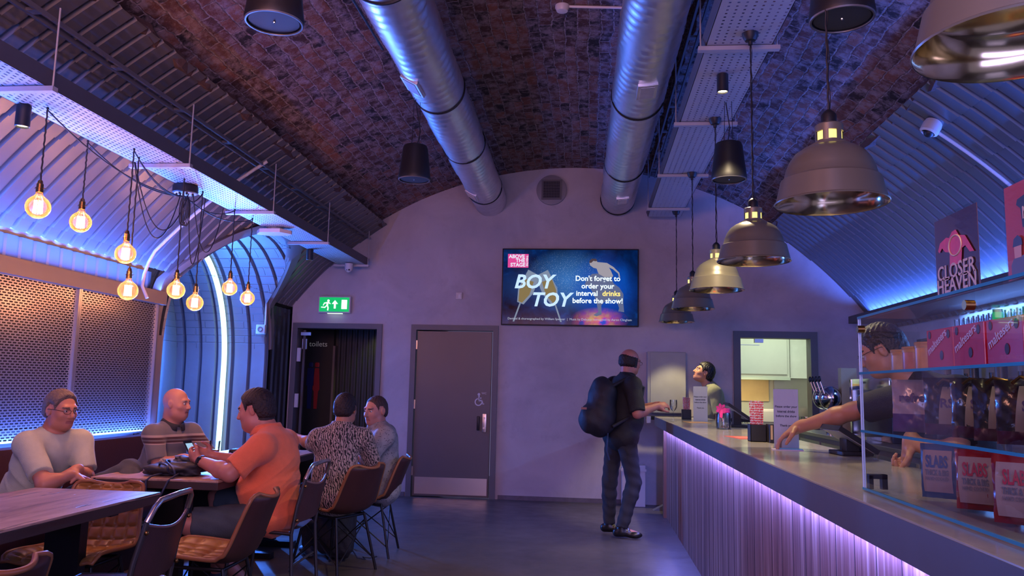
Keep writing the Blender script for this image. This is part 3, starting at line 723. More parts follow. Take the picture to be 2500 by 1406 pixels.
for k in range(6):                                   # neck: six posts with openings between
    a0 = 2*PI*k/6; pts = []
    for i in range(5):
        a = a0+math.radians(24)*(i/4-.5)+0.0; pts.append((math.cos(a), math.sin(a)))
    for i in range(4):
        for r0, r1 in ((.050, .046),):
            v = [(r_*pts[j][0], r_*pts[j][1], z_) for z_ in (.236, .275) for j in (i, i+1) for r_ in (r0, r1)]
            m.add(v, [(0, 2, 6, 4), (1, 5, 7, 3), (0, 1, 3, 2), (4, 6, 7, 5)])
m.lathe([(.050, .275), (.0505, .300), (.045, .305), (.001, .306)], 30); m.lathe([(.046, .234), (.0505, .236), (.0505, .240), (.046, .240)], 30)
m.build('vent_neck', M_shade, pn, smooth=35)
m = MB(); m.lathe([(.001, .13), (.03, .145), (.036, .175), (.028, .21), (.018, .235), (.018, .27), (.001, .272)], 16); m.build('bulb', M_lamp, pn, smooth=60)
m = MB(); m.lathe([(.0445, .238), (.0445, .274)], 24); m.build('glowing_openings', M_glow, pn)
m = MB(); m.lathe([(.028, .303), (.028, .34), (.022, .35), (.01, .362), (.001, .364)], 20); m.build('lamp_cap', M_blackpl, pn, smooth=40)
for k, (x, y, z, lab) in enumerate(PD):
    p_ = pn if k == 0 else dup(pn); p_.location = (x, y, z); p_['label'] = lab; p_['group'] = 'industrial pendants over the bar'
for k, p_ in enumerate([o for o in COL.objects if o.name.startswith('pendant_lamp') and o.parent is None and o.get('group')]):
    x, y, z = p_.location; dz = 3.40-z
    m = MB(); r_ = .004; P = [(.0015*math.sin(i*2.1), .0015*math.cos(i*2.1), .36+(dz-.05-.36)*i/40) for i in range(41)]
    spot('pendant_light', (x, y, z+.12), (x, y, 0), (1, .80, .42), (10, 18, 34, 34, 30, 80)[k], 74, .35, .03)
    m.tube(P, r_, 6); P = [(.005+.003*math.sin(i*.9), .003*math.cos(i*.9), .36+(dz-.05-.36)*i/40) for i in range(41)]; m.tube(P, .002, 5); m.build('cord', M_cable, p_)
    m = MB(); m.lathe([(.001, dz-.075), (.012, dz-.07), (.014, dz-.05), (.03, dz-.045), (.042, dz-.025), (.048, dz-.001)], 24); m.build('ceiling_cup', M_blackpl, p_, smooth=40)
# ---------------------------------------------------------------- spot cans on the trays
def can(x, y, z, label, s):
    o = thing('spot_can', label, 'spotlight', (x, y, z))
    m = MB(); m.lathe([(.001, 0), (.037, 0), (.037, -.115), (.033, -.118), (.031, -.105), (.001, -.10)], 24); m.build('housing', M_blackpl, o, smooth=40)
    m = MB(); m.lathe([(.001, -.108), (.0305, -.108)], 20); m.build('lens', em('spot_lens%d' % s, (1, .82, .5), s), o)
can(.85, 5.1, 3.395, 'lit black spot can under the tray over the bar', 14)
can(-3.08, 3.9, 2.795, 'black spot can with white lens near the left edge', 9)
can(-3.08, 8.40, 2.795, 'small black spot can near the far end of the left tray', 3)
# ---------------------------------------------------------------- filament bulbs
M_fil = em('glowing_filament', (1, .55, .20), 26)
bl = thing('filament_bulb', '', 'bulb')
m = MB(); gp = [(.001, -.0625)]+[(.0625*math.sin(a), -.0625*math.cos(a)) for a in [PI*i/16 for i in range(1, 14)]]+[(.022, .062), (.017, .072), (.0165, .088)]
m.lathe(gp, 32); m.build('glass_globe', M_bulbg, bl, smooth=60)
m = MB()
for k in range(9):
    a = 2*PI*k/9; m.tube([(.020*math.cos(a), .020*math.sin(a), -.034), (.018*math.cos(a), .018*math.sin(a), .034)], .0036, 6)
m.build('filament', M_fil, bl)
m = MB(); m.cyl((0, 0, -.02), (0, 0, .075), .003, 8); m.lathe([(.001, .03), (.009, .038), (.006, .075)], 12); m.build('glass_stem', M_bulbg, bl, smooth=60)
m = MB(); m.lathe([(.014, .078), (.0185, .08), (.0185, .10), (.021, .101), (.021, .106), (.0175, .107), (.0175, .126), (.014, .13), (.012, .143), (.006, .15), (.001, .151)], 20); m.cyl((.02, 0, .103), (.034, 0, .103), .0018, 6); m.cyl((-.02, 0, .103), (-.03, 0, .103), .0015, 6)
m.build('brass_socket', M_brass, bl, smooth=40)
BU = [(-2.95, 3.91, 2.235, 'leftmost filament bulb, hung highest and nearest'), (-3.10, 4.49, 2.275, 'second filament bulb from the left'), (-2.90, 4.66, 2.11, 'filament bulb in front of the beam, directly above another'), (-2.98, 4.85, 1.90, 'filament bulb directly below another, before the slotted panel'),
      (-2.95, 5.39, 1.97, 'filament bulb just left of the lowest hanging one'), (-3.0, 5.77, 1.92, 'lowest hanging filament bulb, left of the neon'), (-3.02, 6.38, 2.11, 'filament bulb overlapping the neon tube'), (-3.02, 6.74, 2.065, 'rightmost and farthest filament bulb')]
CAN = (-3.06, 5.62, 2.755)
for k, (x, y, z, lab) in enumerate(BU):
    o = bl if k == 0 else dup(bl); o.location = (x, y, z); o['label'] = lab; o['group'] = 'filament bulbs over the tables'
for o in [o for o in COL.objects if o.name.startswith('filament_bulb') and o.parent is None]:
    x, y, z = o.location; h_ = 2.785-z
    d = Vector(CAN)-Vector((x, y, z)); d.z -= .04
    m = MB(); m.tube([(.002*math.sin(i*2.4), .002*math.cos(i*2.4), .148+(h_-.148)*i/24) for i in range(25)], .0045, 6)
    sag = .05+.06*abs(d.y)*.5; P = []
    for i in range(21):
        t = i/20; P.append((d.x*t, d.y*t, h_-.01+(d.z-h_+.01)*t-4*sag*t*(1-t)))
    m.tube(P, .0042, 6); m.ball((0, 0, h_), .008, 8); m.build('cord', M_cable, o)
    l = bpy.data.lights.new('bulb_light', 'POINT'); l.color = WARM; l.energy = 18; l.shadow_soft_size = .018
    lo = bpy.data.objects.new('bulb_light', l); COL.objects.link(lo); lo.location = (x, y, z)
o = thing('ceiling_rose', 'round black box with many cords under the left tray', 'ceiling rose', CAN)
m = MB(); m.lathe([(.001, .04), (.088, .04), (.092, .03), (.092, -.015), (.085, -.02), (.001, -.02)], 32); m.build('housing', M_blackpl, o, smooth=40)
m = MB(); m.lathe([(.001, -.021), (.078, -.021)], 24); m.build('base_plate', M_white, o)
m = MB()
for k in range(7): a = 2*PI*k/7; m.cyl((.06*math.cos(a), .06*math.sin(a), -.02), (.06*math.cos(a), .06*math.sin(a), -.038), .008, 8)
m.build('cable_gland', M_blackpl, o, smooth=40)
def loop(a, b_, sag, n=24):
    a, b_ = Vector(a), Vector(b_); return [a.lerp(b_, i/n)+Vector((0, 0, -4*sag*(i/n)*(1-i/n))) for i in range(n+1)]
m = MB()
for a, b_, s in (((-.0, -.06, -.03), (.10, -.85, -.02), .42), ((.05, -.04, -.03), (.10, -.84, -.02), .36), ((.0, .06, -.03), (.06, .2, -.01), .52), ((.05, .03, -.03), (.04, .55, -.01), .40)): m.tube(loop(a, b_, s), .0038, 6)
for k in range(4): m.tube([(.0+.025*math.cos(t)+.006*k, -.02+.01*k, -.16+.11*math.sin(t)) for t in [2*PI*i/18 for i in range(18)]], .0038, 6, closed=True)
m.build('slack_cord', M_cable, o)
# ---------------------------------------------------------------- neon arc in the side arch
o = thing('neon_tube', 'bright blue white neon tube bent up the side arch', 'neon light', (-4.3, 9.0, 1.2))
P = [(-4.3, 9.06, .42), (-4.3, 9.07, .9), (-4.3, 9.07, 1.5)]+[(-4.3, 8.0+1.07*math.cos(t), 1.5+1.35*math.sin(t)) for t in [math.radians(4+i*3) for i in range(22)]]
m = MB(); m.tube(P, .030, 12); loc(m.build('tube', em('neon_core', (.42, .80, 1.0), 3.0), smooth=60), o)
m = MB(); m.tube([(p[0]-.0, p[1]+.028, p[2]+.012) for p in P], .012, 6); loc(m.build('backing_channel', M_white, smooth=60), o)
for i in range(0, len(P)-1, 3):
    a = Vector(P[i]); b_ = Vector(P[min(i+3, len(P)-1)]); c = (a+b_)/2
    l = bpy.data.lights.new('neon_glow', 'AREA'); l.shape = 'RECTANGLE'; l.size = .03; l.size_y = (b_-a).length; l.color = (.05, .20, 1.0); l.energy = 130*(b_-a).length
    lo = bpy.data.objects.new('neon_glow', l); COL.objects.link(lo)
    yv = (b_-a).normalized(); zv = (c-Vector((-4.0, 8.0, 1.3))); zv = (zv-yv*zv.dot(yv)).normalized(); xv = yv.cross(zv)
    c = c-zv*.035; lo.matrix_world = Matrix(((xv.x, yv.x, zv.x, c.x), (xv.y, yv.y, zv.y, c.y), (xv.z, yv.z, zv.z, c.z), (0, 0, 0, 1)))
# ---------------------------------------------------------------- small things on walls and ceiling
m = MB(); m.tube([(-3.70+.05, 6.22, 2.0)]+[(-3.70, 6.22, 2.10), (-3.69, 6.22, 2.2), (-3.66, 6.22, 2.30)]+[(arc(a, RL-.045)[0], 6.22+.1*(i/10), arc(a, RL-.045)[1]) for i, a in enumerate([-.865+.030*i for i in range(10)])], .014, 8)
m.v = [(v[0], v[1], v[2]) for v in m.v]; tag(m.build('conduit_pipe', M_white, smooth=60), 'white conduit running up the left lining to the tray', 'pipe')
o = thing('dome_camera', 'white dome camera on the right lining', 'camera', (2.29, 5.44, 3.15))
m = MB(); m.box((.07, 0, .05), (.10, .10, .08), bev=.01); m.lathe([(.001, .03), (.055, .03), (.062, 0), (.06, -.05), (.045, -.06), (.04, -.045)], 24, T=Matrix.Rotation(.5, 4, 'Y')); m.build('housing', M_white, o, smooth=40)
m = MB(); m.ball((-.02, 0, -.045), .036, 16); m.build('lens_dome', M_blackpl, o, smooth=60)
m = MB(); m.tube([(arc(a, RL-.045)[0]-.0, 5.44, arc(a, RL-.045)[1]) for a in [.625+.0285*i for i in range(12)]], .012, 8); tag(m.build('conduit_pipe', M_white, smooth=60), 'white conduit running down the right lining from a camera', 'pipe')
o = thing('ceiling_camera', 'small white camera under the far end of the left tray', 'camera', (-2.93, 9.35, 2.76))
m = MB(); m.lathe([(.001, .03), (.05, .03), (.05, -.01), (.045, -.05), (.02, -.075), (.001, -.08)], 20); m.build('housing', M_white, o, smooth=40)
m = MB(); m.ball((.015, -.035, -.05), .012, 8); m.ball((-.01, -.036, -.05), .009, 8); m.build('lens', M_blackpl, o)
o = thing('smoke_detector', 'white smoke detector on the brick vault', 'smoke detector', (-.22, 5.45, 4.07))
m = MB(); m.lathe([(.001, .03), (.05, .03), (.052, -.01), (.04, -.035), (.001, -.04)], 20); m.build('housing', M_white, o, smooth=40)
m = MB(); m.cyl((.05, 0, .0), (.65, 0, -.03), .01, 8); m.build('conduit', M_white, o)
m = MB(); n_ = 8; v = [(-.17, -.01), (-.10, -.10), (.10, -.10), (.17, -.01), (.17, .01), (.10, .06), (-.10, .06), (-.17, .01)]
m.prism([(-3.02+p[0], 7.25+p[1]*1.2, 2.74) for p in v], (0, 0, .035)); m.lathe([(.07, 0), (.08, .03)], 12, (-3.02, 7.25, 2.775)); tag(m.build('wireless_access_point', M_white), 'white lozenge shaped box under the left tray', 'access point')
o = thing('exit_sign', 'green lit exit sign with running man over the doorway', 'exit sign', (-3.185, 9.70, 2.315))
m = MB(); m.b2((-.205, -.06, -.105), (.205, .01, .105), bev=.006); m.build('case', M_white, o, smooth=30)
m = MB(); m.b2((-.19, -.064, -.088), (.19, -.060, .09)); m.build('green_panel', em('exit_green', (.0, .50, .12), 1.05), o)
M_ew = em('exit_white', (.75, 1.0, .8), 1.7)
m = MB(); yy = -.0655; w = -.003
def pr2(pts): m.prism([(p[0], yy, p[1]) for p in pts], (0, w, 0))
pr2([(.095, -.055), (.165, -.055), (.165, .06), (.095, .06)]); pr2([(-.002, -.05), (.022, -.05), (.022, .01), (-.002, .01)]); pr2([(-.03, .008), (.05, .008), (.01, .055)])
m.build('door_and_arrow', M_ew, o)
m = MB(); m.cyl((-.075, yy, .048), (-.075, yy+w, .048), .015, 12)
pr2([(-.095, .03), (-.07, .035), (-.078, -.01), (-.10, -.014)]); pr2([(-.095, .03), (-.13, .022), (-.135, .008), (-.10, .014)]); pr2([(-.135, .008), (-.145, -.012), (-.135, -.014), (-.125, .006)])
pr2([(-.07, .035), (-.045, .012), (-.05, .004), (-.078, .02)]); pr2([(-.10, -.012), (-.12, -.03), (-.165, -.028), (-.165, -.04), (-.115, -.044), (-.09, -.016)]); pr2([(-.092, -.012), (-.078, -.010), (-.068, -.04), (-.072, -.075), (-.086, -.075), (-.084, -.042)])
m.build('running_man', M_ew, o)
m = MB(); m.b2((-.09, -.045, -.112), (.10, -.01, -.106)); m.build('downlight', em('exit_down', (.7, 1, .7), 1.6), o)
m = MB(); m.box((-1.62, YW-.012, 2.45), (.078, .024, .085), bev=.004); o = tag(m.build('wall_switch', M_white), 'small white square switch on the plaster left of the screen', 'switch')
m = MB(); m.box((-1.612, YW-.026, 2.445), (.03, .006, .045), bev=.002); m.build('rocker', pm('switch_rocker', (.8, .8, .8), .3, var=0), o)
o = thing('round_vent', 'round wall vent with square black grille between the ducts', 'vent', (-.49, YW, 3.79))
m = MB(); m.lathe([(.001, 0), (.175, 0), (.19, .01), (.19, .035), (.175, .04), (.001, .04)], 40, T=Matrix.Rotation(PI/2, 4, 'X')); m.build('disc', pm('vent_disc_paint', (.26, .25, .27), .5), o, smooth=35)
m = MB(); m.b2((-.125, -.055, -.125), (.125, -.038, .125)); m.build('grille_frame', M_frame, o)
m = MB(); m.b2((-.105, -.058, -.105), (.105, -.055, .105)); 
for i in range(11): m.b2((-.105, -.064, -.10+i*.02), (.105, -.058, -.095+i*.02), mi=1)
for i in range(11): m.b2((-.10+i*.02, -.061, -.105), (-.096+i*.02, -.058, .105), mi=1)
m.build('grille', [M_hole, M_frame], o)
m = MB(); m.box((-4.28, 9.05, 1.95), (.11, .06, .11), bev=.008); m.cyl((-4.22, 9.02, 2.0), (-4.22, 9.0, 2.45), .012, 8)
o = tag(m.build('socket_box', M_white, smooth=30), 'white switch box with conduit on the arch wall beside the neon', 'switch'); o.location = (.42, -.0, 0)
m = MB(); m.lathe([(.03, 0), (.032, .006), (.022, .008)], 16, (-4.28, 9.02, 1.95), T=Matrix.Rotation(PI/2, 4, 'X')); m.build('dial', M_frame, o)
o = thing('electrical_cabinet', 'tall grey metal cabinet on the wall at the end of the bar', 'cabinet', (.91, YW, 1.43))
m = MB(); m.b2((-.225, -.15, -.36), (.225, 0, .365), bev=.006); m.build('body', pm('grey_cabinet_paint', (.30, .31, .32), .45), o, smooth=30)
m = MB(); m.b2((-.19, -.158, -.35), (.22, -.15, .355), bev=.003); m.build('door', pm('grey_cabinet_paint', (.3, .31, .32), .45), o)
# ---------------------------------------------------------------- television
o = thing('wall_television', 'wall mounted screen showing a stage show advert', 'television', (-.2475, YW, 2.566))
m = MB(); m.b2((-.835, -.075, -.475), (.835, -.03, .475), bev=.006); m.b2((-.3, -.03, -.25), (.3, 0, .25)); m.build('casing', M_blackpl, o, smooth=30)
def b_scr(N, L, tc, b):
    v = tc.outputs['Object']; n1 = noise(N, L, v, 2.4, 8, .65, .4)
    sp = N.new('ShaderNodeSeparateXYZ'); L.new(v, sp.inputs[0])
    def blob(cx, cz, rx, rz, pw=1.0):
        mp = mapping(N, L, v, (1/rx, 0, 1/rz), loc=(-cx/rx, 0, -cz/rz)); ln = N.new('ShaderNodeVectorMath'); ln.operation = 'LENGTH'; L.new(mp, ln.inputs[0])
        mr = N.new('ShaderNodeMapRange'); mr.inputs[1].default_value = 1; mr.inputs[2].default_value = 0; L.new(ln.outputs['Value'], mr.inputs[0]); return mr.outputs[0]
    base = ramp(N, [(.35, (0, .0, .01)), (.55, (.0, .02, .12)), (.75, (.0, .09, .45))]); L.new(n1.outputs['Fac'], base.inputs[0])
    c = mixc(N, L, blob(-.02, .08, .55, .42), base.outputs[0], (.05, .22, .65))
    c = mixc(N, L, blob(.42, -.05, .45, .5), c, (.0, .10, .75))
    c = mixc(N, L, blob(-.55, .0, .4, .25), c, (.01, .05, .22))
    n2 = noise(N, L, v, 9, 5); hot = ramp(N, [(.35, (.05, .1, .9)), (.45, (.7, .1, .6)), (.55, (.9, .2, .25)), (.68, (1, .55, .1))]); L.new(n2.outputs['Fac'], hot.inputs[0])
    bb = blob(.36, -.40, .36, .16); c = mixc(N, L, bb, c, hot.outputs[0])
    sn = noise(N, L, v, 90, 2); sr = ramp(N, [(.58, (0, 0, 0)), (.72, (1, 1, 1))]); L.new(sn.outputs['Fac'], sr.inputs[0])
    dm = N.new('ShaderNodeMath'); dm.operation = 'MULTIPLY'; L.new(sr.outputs[0], dm.inputs[0]); L.new(blob(-.02, .12, .65, .35), dm.inputs[1])
    c = mixc(N, L, dm.outputs[0], c, (.45, .65, 1.0))
    b.inputs['Base Color'].default_value = (0, 0, 0, 1); L.new(c, b.inputs['Emission Color']); b.inputs['Emission Strength'].default_value = .75
m = MB(); m.b2((-.82, -.077, -.46), (.82, -.0745, .46)); tv_ = m.build('screen', nodes_mat('television_picture', b_scr, .15), o); tv_.data.materials[0].node_tree.nodes['Principled BSDF'].inputs['Specular IOR Level'].default_value = .12
def TT(x, z, y=-.0785): return frame_T((x, y, z), (1, 0, 0), (0, 0, 1))
W1 = em('screen_ice_white', (.50, .72, 1.0), 1.15); W2 = em('screen_white', (.72, .92, 1.0), 1.5); W3 = em('screen_yellow', (1, .68, .15), 1.5); PK = em('screen_pink', (.80, .06, .32), .9); W4 = em('screen_caption', (.42, .48, .62), 1.0)
SK = em('screen_figure', (.36, .34, .38), .9); SK2 = em('screen_trousers', (.10, .14, .26), .9); GLD = em('screen_champagne', (.22, .17, .05), .9); GLS = em('screen_glassline', (.22, .30, .42), .8)
text('BOY', .235, W1, TT(-.45, .055), o, 'title_lettering', bold=.006, shear=.25); text('TOY', .235, W1, TT(-.24, -.165), o, 'title_lettering', bold=.006, shear=.25)
for k, (s, z, x) in enumerate((("Don't forget to", .105, .34), ('order your', .012, .34), ('before the show!', -.168, .34))): text(s, .088, W2, TT(x, z, -.080), o, 'message_lettering', bold=.0016)
text('interval', .088, W2, TT(.21, -.078, -.080), o, 'message_lettering', bold=.0016); text('drinks', .088, W3, TT(.505, -.078, -.080), o, 'message_lettering', bold=.0016)
text('Devised & choreographed by William Spencer  |  Music by Debussy reimagined by Aaron Clingham', .0375, W4, TT(-.0, -.395), o, 'credit_lettering')
m = MB(); m.b2((-.765, -.0785, .235), (-.51, -.078, .405)); m.build('logo_block', PK, o)
LW = em('screen_logo_white', (.8, .8, .95), 1.0)
for s, x, z in (('ABOVE', -.655, .372), ('THE', -.61, .322), ('STAGE', -.64, .268)): text(s, .062, LW, TT(x, z, -.0795), o, 'logo_lettering', bold=.002)
text('THEATRE', .032, LW, frame_T((-.528, -.0795, .32), (0, 0, -1), (1, 0, 0)), o, 'logo_lettering', bold=.001)
def pl(pts, mat, nm, y=-.0778):
    m = MB(); m.prism([(p[0], y, p[1]) for p in pts], (0, -.0006, 0)); return m.build(nm, mat, o)
# dancer on the screen, and the clinking glasses
pl([(.235, .31), (.25, .335), (.29, .345), (.32, .33), (.335, .31), (.40, .305), (.45, .30), (.53, .25), (.60, .18), (.61, .12), (.595, .12), (.585, .17), (.52, .225), (.475, .245), (.50, .20), (.525, .14), (.50, .11), (.42, .125), (.35, .165), (.335, .20), (.325, .23), (.285, .24), (.245, .27)], SK, 'dancer_figure')
pl([(.235, .30), (.24, .33), (.27, .352), (.315, .35), (.335, .325), (.31, .32), (.285, .325), (.26, .30)], em('screen_hair', (.06, .04, .04), .8), 'dancer_hair', -.0782)
pl([(.50, .13), (.42, .125), (.35, .17), (.27, .165), (.21, .10), (.18, .03), (.23, .02), (.29, -.08), (.33, -.20), (.35, -.30), (.29, -.34), (.33, -.355), (.39, -.33), (.385, -.22), (.42, -.18), (.56, -.14), (.60, -.25), (.59, -.29), (.66, -.30), (.65, -.2), (.65, -.08), (.60, 0), (.53, .05)], SK2, 'dancer_trousers')
for sgn, cx in ((1, -.56), (-1, -.22)):
    def gp2(pts): return [(cx+sgn*p[0], p[1]) for p in pts]
    pl(gp2([(.05, .21), (.20, .13), (.11, -.09), (.0, -.22), (-.08, -.19), (-.07, -.02)]), GLS, 'champagne_flute', -.0776)
    pl(gp2([(.0, .10), (.12, .06), (.07, -.10), (-.02, -.20), (-.065, -.18), (-.055, -.04)]), GLD, 'champagne', -.0779)
    pl(gp2([(-.05, -.2), (-.035, -.21), (-.11, -.43), (-.13, -.43)]), GLS, 'flute_stem', -.0776)
# ---------------------------------------------------------------- the bar
CX0, CX1, CYF = .73, 1.30, 9.08
cb = thing('bar_counter', 'long bar counter with wood panelled front lit violet from above', 'bar', (1.0, 4.8, 0))
m = MB(); m.b2((CX0, .2, .95), (CX1, CYF, 1.05), bev=.004); loc(m.build('worktop', [M_ctop]), cb)
m = MB(); m.b2((CX0-.002, .2, .952), (CX0+.004, CYF, 1.046)); loc(m.build('fascia', pm('counter_fascia', (.12, .105, .11), .5)), cb)
m = MB(); m.b2((.83, .2, 0), (.86, 8.77, .95)); loc(m.build('front_panel', M_panel), cb)
m = MB(); y = .35
while y < 8.7: m.b2((.8288, y, 0), (.8302, y+.003, .95)); y += .192
loc(m.build('board_joint', pm('panel_joint', (.03, .02, .025), .7)), cb)
m = MB(); m.b2((.80, 8.77, 0), (.90, 8.88, .95)); loc(m.build('end_post', pm('end_post_wood', (.20, .09, .055), .5, var=.2)), cb)
m = MB(); m.b2((1.24, .2, .05), (1.27, 8.8, .95)); loc(m.build('back_panel', M_frame), cb)
m = MB(); m.b2((.822, .3, .941), (.829, 8.74, .9495)); loc(m.build('light_strip_channel', em('strip_violet', (.45, .42, 1.0), 2.0)), cb)
# glass display case
GX0, GX1, GY0, GY1, GZ0, GZ1 = .815, 1.20, .9, 2.515, 1.056, 1.562
gc = thing('glass_display_case', 'glass snack case with blue lit edges on the near end of the bar', 'display case', (1.0, 1.9, GZ0))
t = .006
for nm, lo, hi in (('front_pane', (GX0, GY0, GZ0), (GX0+t, GY1, GZ1)), ('end_pane', (GX0+t, GY1-t, GZ0), (GX1, GY1, GZ1)), ('back_pane', (GX1-t, GY0, GZ0), (GX1, GY1-t, GZ1)), ('top_pane', (GX0, GY0, GZ1), (GX1, GY1, GZ1+t)),
                   ('shelf', (GX0+t, GY0, 1.222), (GX1-t, GY1-t, 1.228)), ('shelf', (GX0+t, GY0, 1.394), (GX1-t, GY1-t, 1.400)), ('base_pane', (GX0, GY0, GZ0-.004), (GX1, GY1, GZ0+.002))):
    m = MB(); c = [(a+b_)/2 for a, b_ in zip(lo, hi)]; d = [b_-a for a, b_ in zip(lo, hi)]; k = d.index(min(d))
    # one sheet of glass and its bright cut edge
    ax = [i for i in range(3) if i != k]; P = []
    for s in ((-1, -1), (1, -1), (1, 1), (-1, 1)):
        p = list(c); p[ax[0]] += s[0]*d[ax[0]]/2; p[ax[1]] += s[1]*d[ax[1]]/2; P.append(tuple(p))
    m.add(P, [(0, 1, 2, 3)]); gp_ = loc(m.build(nm, M_sheet), gc)
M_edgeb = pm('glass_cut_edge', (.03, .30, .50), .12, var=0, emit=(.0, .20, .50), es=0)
m = MB()
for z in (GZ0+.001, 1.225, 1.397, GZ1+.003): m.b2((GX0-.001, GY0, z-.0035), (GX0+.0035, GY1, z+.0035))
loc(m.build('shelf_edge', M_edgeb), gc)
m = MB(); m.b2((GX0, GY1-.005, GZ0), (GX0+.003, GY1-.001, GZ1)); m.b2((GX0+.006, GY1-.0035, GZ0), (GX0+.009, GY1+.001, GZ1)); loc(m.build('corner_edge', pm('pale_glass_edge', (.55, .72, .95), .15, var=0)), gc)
for y_ in (GY1-.02, 1.80): m = MB(); m.cyl((GX0+.012, y_, 1.53), (GX0-.008, y_, 1.53), .011, 12); loc(m.build('brass_stud', M_brass, smooth=40), gc)
m = MB(); m.b2((GX0+.008, GY1-.035, GZ0+.002), (GX0+.02, GY1-.012, GZ0+.042)); m.b2((GX0+.008, GY1-.035, GZ0+.032), (GX0+.06, GY1-.012, GZ0+.045)); m.b2((GX0+.045, GY1-.035, GZ0+.002), (GX0+.06, GY1-.012, GZ0+.045)); loc(m.build('corner_clamp', M_black), gc)
# posters standing on the case
def poster(y0, y1, x0, x1, z0, h, label, col, lean=.0):
    o = thing('show_poster', label, 'poster', (x0, y0, z0))
    xv = Vector((x1-x0, y1-y0, 0)); w = xv.length; T = frame_T((0, 0, 0), xv, (0, 0, 1))
    m = MB(); m.add(*boxvf(0, w, 0, h, -.0015, 0), 0, T); m.build('card', col, o)
    m = MB(); m.add(*boxvf(-.003, w+.003, -.002, h+.006, .0005, .0020), 0, T); m.build('acrylic_sleeve', M_sheet, o)
    return o, T, w
o, T, w = poster(2.06, 1.84, .862, .862, GZ1+.009, .196, 'dark red poster of a haloed torso standing on the glass case', pm('poster_maroon', (.085, .022, .03), .5, var=.2, scale=30))
CR = pm('poster_cream', (.60, .42, .28), .5, var=0); RD = pm('poster_red', (.62, .02, .05), .5, var=.35, scale=60)
def onp(o, T, pts, mat, nm, z=.0028):
    m = MB(); m.prism([T @ Vector((p[0], p[1], z)) for p in pts], T.to_3x3() @ Vector((0, 0, .0004))); return m.build(nm, mat, o)
S = w/.22
onp(o, T, [(a*S, b_) for a, b_ in ((.10, .152), (.12, .154), (.135, .138), (.165, .132), (.19, .105), (.205, .088), (.185, .090), (.165, .108), (.148, .105), (.142, .072), (.082, .070), (.085, .105), (.06, .110), (.045, .122), (.03, .112), (.022, .118), (.035, .136), (.07, .144), (.085, .140))], RD, 'torso_figure')
m = MB(); m.tube([T @ Vector((.115*S+.032*math.cos(a), .117+.024*math.sin(a), .0036)) for a in [2*PI*i/28 for i in range(28)]], .0022, 6, closed=True); m.build('halo_ring', CR, o)
text('CLOSER', .050*S, CR, T @ Matrix.Translation((.11*S, .058, .0034)), o, 'poster_lettering', ext=.0002, bold=.0006, sx=1.08); text('HEAVEN', .050*S, CR, T @ Matrix.Translation((.11*S, .026, .0034)), o, 'poster_lettering', ext=.0002, bold=.0006, sx=1.08)
o, T, w = poster(1.72, 1.50, .862, .862, GZ1+.009, .196, 'coral pink poster with a man in a cap, at the right edge', pm('poster_coral', (.75, .09, .10), .5, var=.08))
onp(o, T, [(.07, .10), (.20, .11), (.20, .16), (.13, .172), (.055, .16), (.05, .15), (.065, .14)], pm('poster_black', (.02, .015, .02), .5, var=0), 'black_shape'); text('MAR', .034, CR, T @ Matrix.Translation((.105, .128, .0034)), o, 'poster_lettering', ext=.0002, bold=.0008)
onp(o, T, [(.02, 0), (.09, 0), (.088, .03), (.07, .045), (.03, .042), (.02, .03)], pm('poster_grey', (.10, .07, .09), .5, var=0), 'man_shirt'); onp(o, T, [(.035, .042), (.06, .042), (.062, .07), (.034, .07)], pm('poster_skin', (.6, .28, .18), .5, var=0), 'man_face', .0033)
onp(o, T, [(.03, .066), (.066, .066), (.064, .08), (.05, .088), (.035, .082)], pm('poster_cap', (.03, .02, .04), .5, var=0), 'man_cap', .0037); onp(o, T, [(.085, .02), (.14, .03), (.14, .05), (.11, .055), (.09, .035)], pm('poster_skin', (.6, .28, .18), .5, var=0), 'raised_arm', .0033)
# ---- goods in the case
def clump(name, label, cat, loc_, group=None): return thing(name, label, cat, loc_, 0, group)
GF = -PI/2   # goods face the room (-x)
def faceT(x, y, z, yaw=0): return frame_T((x, y, z), (math.sin(yaw), -math.cos(yaw), 0), (0, 0, 1))
M_redbox = pm('red_glossy_box', (.55, .012, .035), .18, var=.12, scale=30, coat=.4)
M_pinkp = pm('box_print', (.62, .33, .27), .4, var=.1); M_dkp = pm('box_chocolate', (.05, .015, .012), .6, var=.1)
for k, (y, lab) in enumerate(((2.135, 'red confectionery box, leftmost on the top glass shelf'), (1.985, 'red confectionery box, second from the left on the top shelf'), (1.825, 'red confectionery box, third from the left on the top shelf'), (1.66, 'red confectionery box at the right edge on the top shelf'))):
    o = thing('sweet_box', lab, 'box', (.862, y, 1.401), 0, 'red sweet boxes on the top shelf')
    m = MB(); m.b2((0, -.148, 0), (.06, 0, .098), bev=.002); m.build('carton', M_redbox, o)
    T = faceT(-.0012, -.074, .049)
    t_ = text('maltesers', .030, M_pinkp, T @ Matrix.Rotation(.42, 4, 'Z') @ Matrix.Translation((-.004, .020, 0)), o, 'brand_lettering', ext=.0003, bold=.0006)
    m = MB(); m.ball((-.001, -.085, .032), (.001, .010, .012), 12); m.ball((-.001, -.125, .082), (.001, .009, .011), 10); m.ball((-.001, -.02, .085), (.001, .008, .010), 10); m.build('printed_chocolate', M_dkp, o)
